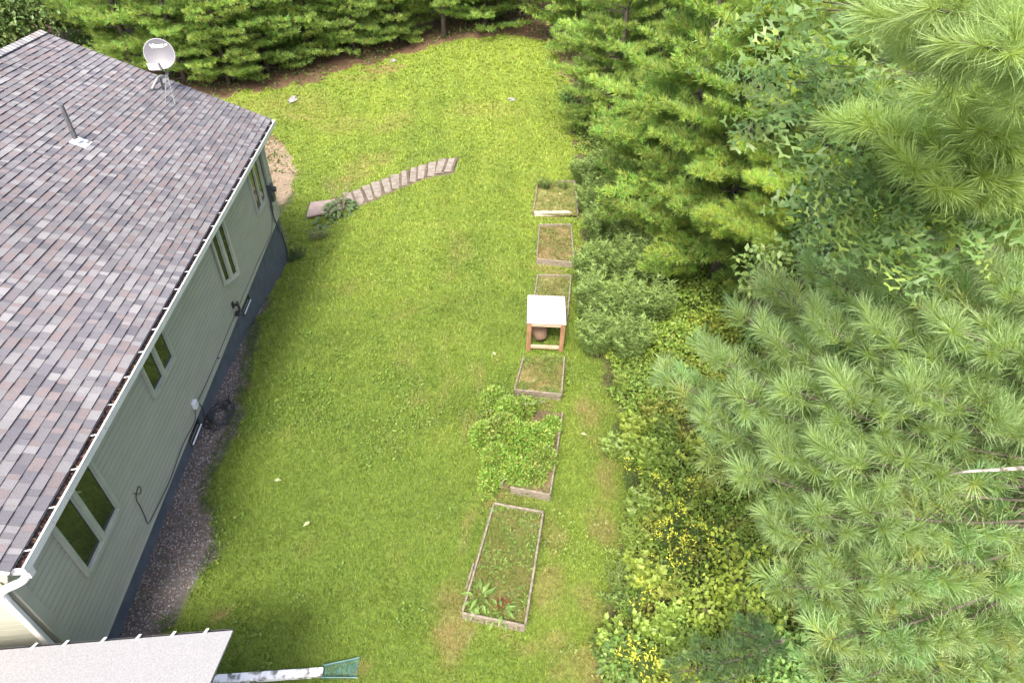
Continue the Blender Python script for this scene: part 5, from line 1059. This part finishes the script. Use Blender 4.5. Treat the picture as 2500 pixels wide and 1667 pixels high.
# spilling leafy shrub in its bed
def bed_shrub():
    c = sum(BED['b2']) / 4; c = at(1258, 1075, dz=.1); n_K = 6; r = thing('leafy_shrub', 'sprawling light green leafy shrub spilling over the left side of its raised bed', 'shrub', to_ground(c)); n_ = 7000
    lob = [(1205, 985, .30, .55), (1185, 1065, .34, .40), (1240, 1010, .3, .6), (1280, 1000, .22, .5), (1215, 1120, .32, .42), (1260, 1080, .4, .62), (1310, 1075, .34, .5), (1195, 1170, .22, .3), (1260, 1150, .3, .38), (1325, 1120, .28, .38), (1230, 1060, .4, .62), (1190, 1200, .16, .2), (1345, 1040, .2, .35), (1300, 1160, .28, .25)]
    mb = MB(); Ps, As, Cs = [], [], []
    for (px, py, rr, hh) in lob:
        q = at(px, py, dz=hh * .6); hh *= 1.4; k = int(n_K * n_ * rr * rr / 1.3); d_ = rng.normal(size=(k, 3)); d_ /= np.linalg.norm(d_, axis=1, keepdims=True); d_ *= rng.random((k, 1)) ** .4
        Ps.append(q + d_ * np.array([rr, rr, hh * .55])); As.append(d_ + rng.normal(0, .5, (k, 3)) + np.array([0, 0, .35])); t = rng.random()
        Cs.append(tuft_cols(k, np.array([.185, .31, .05]) * (1 - t * .25) + np.array([.05, .02, .02]) * t * .6, .35)); b0 = to_ground(c) + rng.normal(0, .12, 3) * [1, 1, 0]
        mb.tube(curve_pts([b0, (b0 + q) / 2 + ZV * .1, q], 3), .008, 5)
        for _ in range(5): e_ = q + rng.normal(0, rr * .5, 3) * [1, 1, .5]; mb.tube([q, e_], .004, 4)
    P = np.concatenate(Ps); k = P[:, 2] > hgt(P[:, 0], P[:, 1]) + .05; P = P[k]; A = np.concatenate(As)[k]; C = np.concatenate(Cs)[k]; dk = rng.random(len(P)) < .16; C[dk] = C[dk] * [1.6, 1.1, 1.6]
    v_, f_, c_ = scatter(BL4, P, frames(A, np.tile([0, 0, 1.], (len(P), 1)) + rng.normal(0, .5, (len(P), 3))), rng.uniform(.7, 1.4, len(P)), C); mk('foliage', v_, f_, M['leaf'], r, col=c_); mb.build('stem', M['stem'], r)
    F = [at(a + rng.normal(0, 12), b + rng.normal(0, 8), dz=.75) for a, b in [(1250, 965), (1245, 972), (1305, 978), (1270, 985), (1320, 985), (1190, 1000)] * 7]
    v_, f_, c_ = scatter([leaf_t(.03, .02, .2, .2, 1)], np.array(F) + rng.normal(0, .04, (len(F), 3)), frames(rng.normal(size=(len(F), 3))), np.ones(len(F)), tuft_cols(len(F), (.42, .36, .44), .2)); mk('flower', v_, f_, M['petal'], r, col=c_)
bed_shrub()
# rosette plants: hosta by the steps, docks in the bed, weeds in the far bed
def rosette(name, px, py, rad, nleaf, ll, wd, col, label, cat, h_=.3, spikes=0, edge=None, dz=0):
    b = at(px, py, dz=dz); r = thing(name, label, cat, b - ZV * dz); lm = [mk('leaf', *leaf_t(ll * s_, wd * s_, .3, 1.0)[:2], M['leaf_r'], col=np.tile(col, (5, 1)) * (np.array([[1.], [1], [1.25], [1], [.9]])), link=False, local=True) for s_ in (1, .8, 1.15)]
    for i in range(nleaf):
        a = random.random() * 6.283; rr = rad * math.sqrt(random.random()); q = b + np.array([math.cos(a) * rr, math.sin(a) * rr, h_ * (1 - .75 * (rr / rad) ** 2) * random.uniform(.7, 1.1)])
        el = .55 - .75 * rr / rad; d_ = np.array([math.cos(a) * math.cos(el), math.sin(a) * math.cos(el), math.sin(el)]) + rng.normal(0, .18, 3); R_ = frames(d_[None], np.array([[0, 0, 1.]]))[0]
        x_ = np.cross(np.array([0, 0, 1.]), R_[:, 2]); x_ /= np.linalg.norm(x_); R_ = np.stack([x_, np.cross(R_[:, 2], x_), R_[:, 2]], -1); inst('leaf', lm[i % 3], r, q, R_)
    if spikes:
        mb = MB()
        for i in range(spikes): a = random.random() * 6.283; t_ = b + np.array([math.cos(a) * rad * .9 - .15, math.sin(a) * rad * .5 + .15, h_ * 2.6 * random.uniform(.8, 1.15)]); mb.tube([b + ZV * h_ * .3, (b + t_) / 2 + ZV * .08, t_], [.008, .007, .005], 4)
        mb.build('flower_stalk', M['twig'], r)
    return r
rosette('hosta', 838, 517, .62, 150, .24, .11, (.115, .175, .07), 'dark striped hosta with tall dry stalks at the foot of the steps', 'hosta', .42, 14)
rosette('hosta', 800, 545, .4, 55, .22, .10, (.11, .165, .065), 'smaller hosta leaves spilling below the large hosta', 'hosta', .22)
rosette('dock_plant', 1172, 1468, .20, 26, .2, .07, (.135, .22, .05), 'broad leaved dock in the near bed corner', 'weed', .16, dz=.1)
rosette('dock_plant', 1226, 1500, .17, 18, .17, .06, (.13, .21, .05), 'dock growing at the near bed front board', 'weed', .15, dz=.1)
rosette('dock_plant', 1213, 1262, .13, 9, .15, .055, (.12, .18, .04), 'pale flat weed at the back of the near bed', 'weed', .08, dz=.1)
stems_plant('dead_weed', at(1228, 1474, dz=.1), .12, .13, 14, 260, NL, (.17, .07, .035), 'dead red brown weed low in the near bed', 'weed', None, (.4, .8))
stems_plant('garden_weed', at(1330, 462, dz=.1), .5, .33, 18, 700, NL, (.06, .115, .03), 'bushy dark weed in the back corner of the farthest bed', 'weed clump', None, (.6, 1.1), tipcol=(.13, .2, .04))
stems_plant('garden_weed', at(1373, 462, dz=.1), .3, .28, 12, 350, NL, (.11, .18, .03), 'light yellow green weed in the farthest bed', 'weed clump', None, (.6, 1.0))
stems_plant('garden_weed', at(724, 630), .35, .45, 22, 800, NL, (.05, .09, .03), 'dark weeds at the foot of the far house corner', 'weed clump', None, (.6, 1.1))
stems_plant('garden_weed', at(775, 585), .3, .4, 16, 500, NL, (.16, .19, .10), 'pale silvery weeds between the hosta and the house corner', 'weed clump', None, (.6, 1.1))
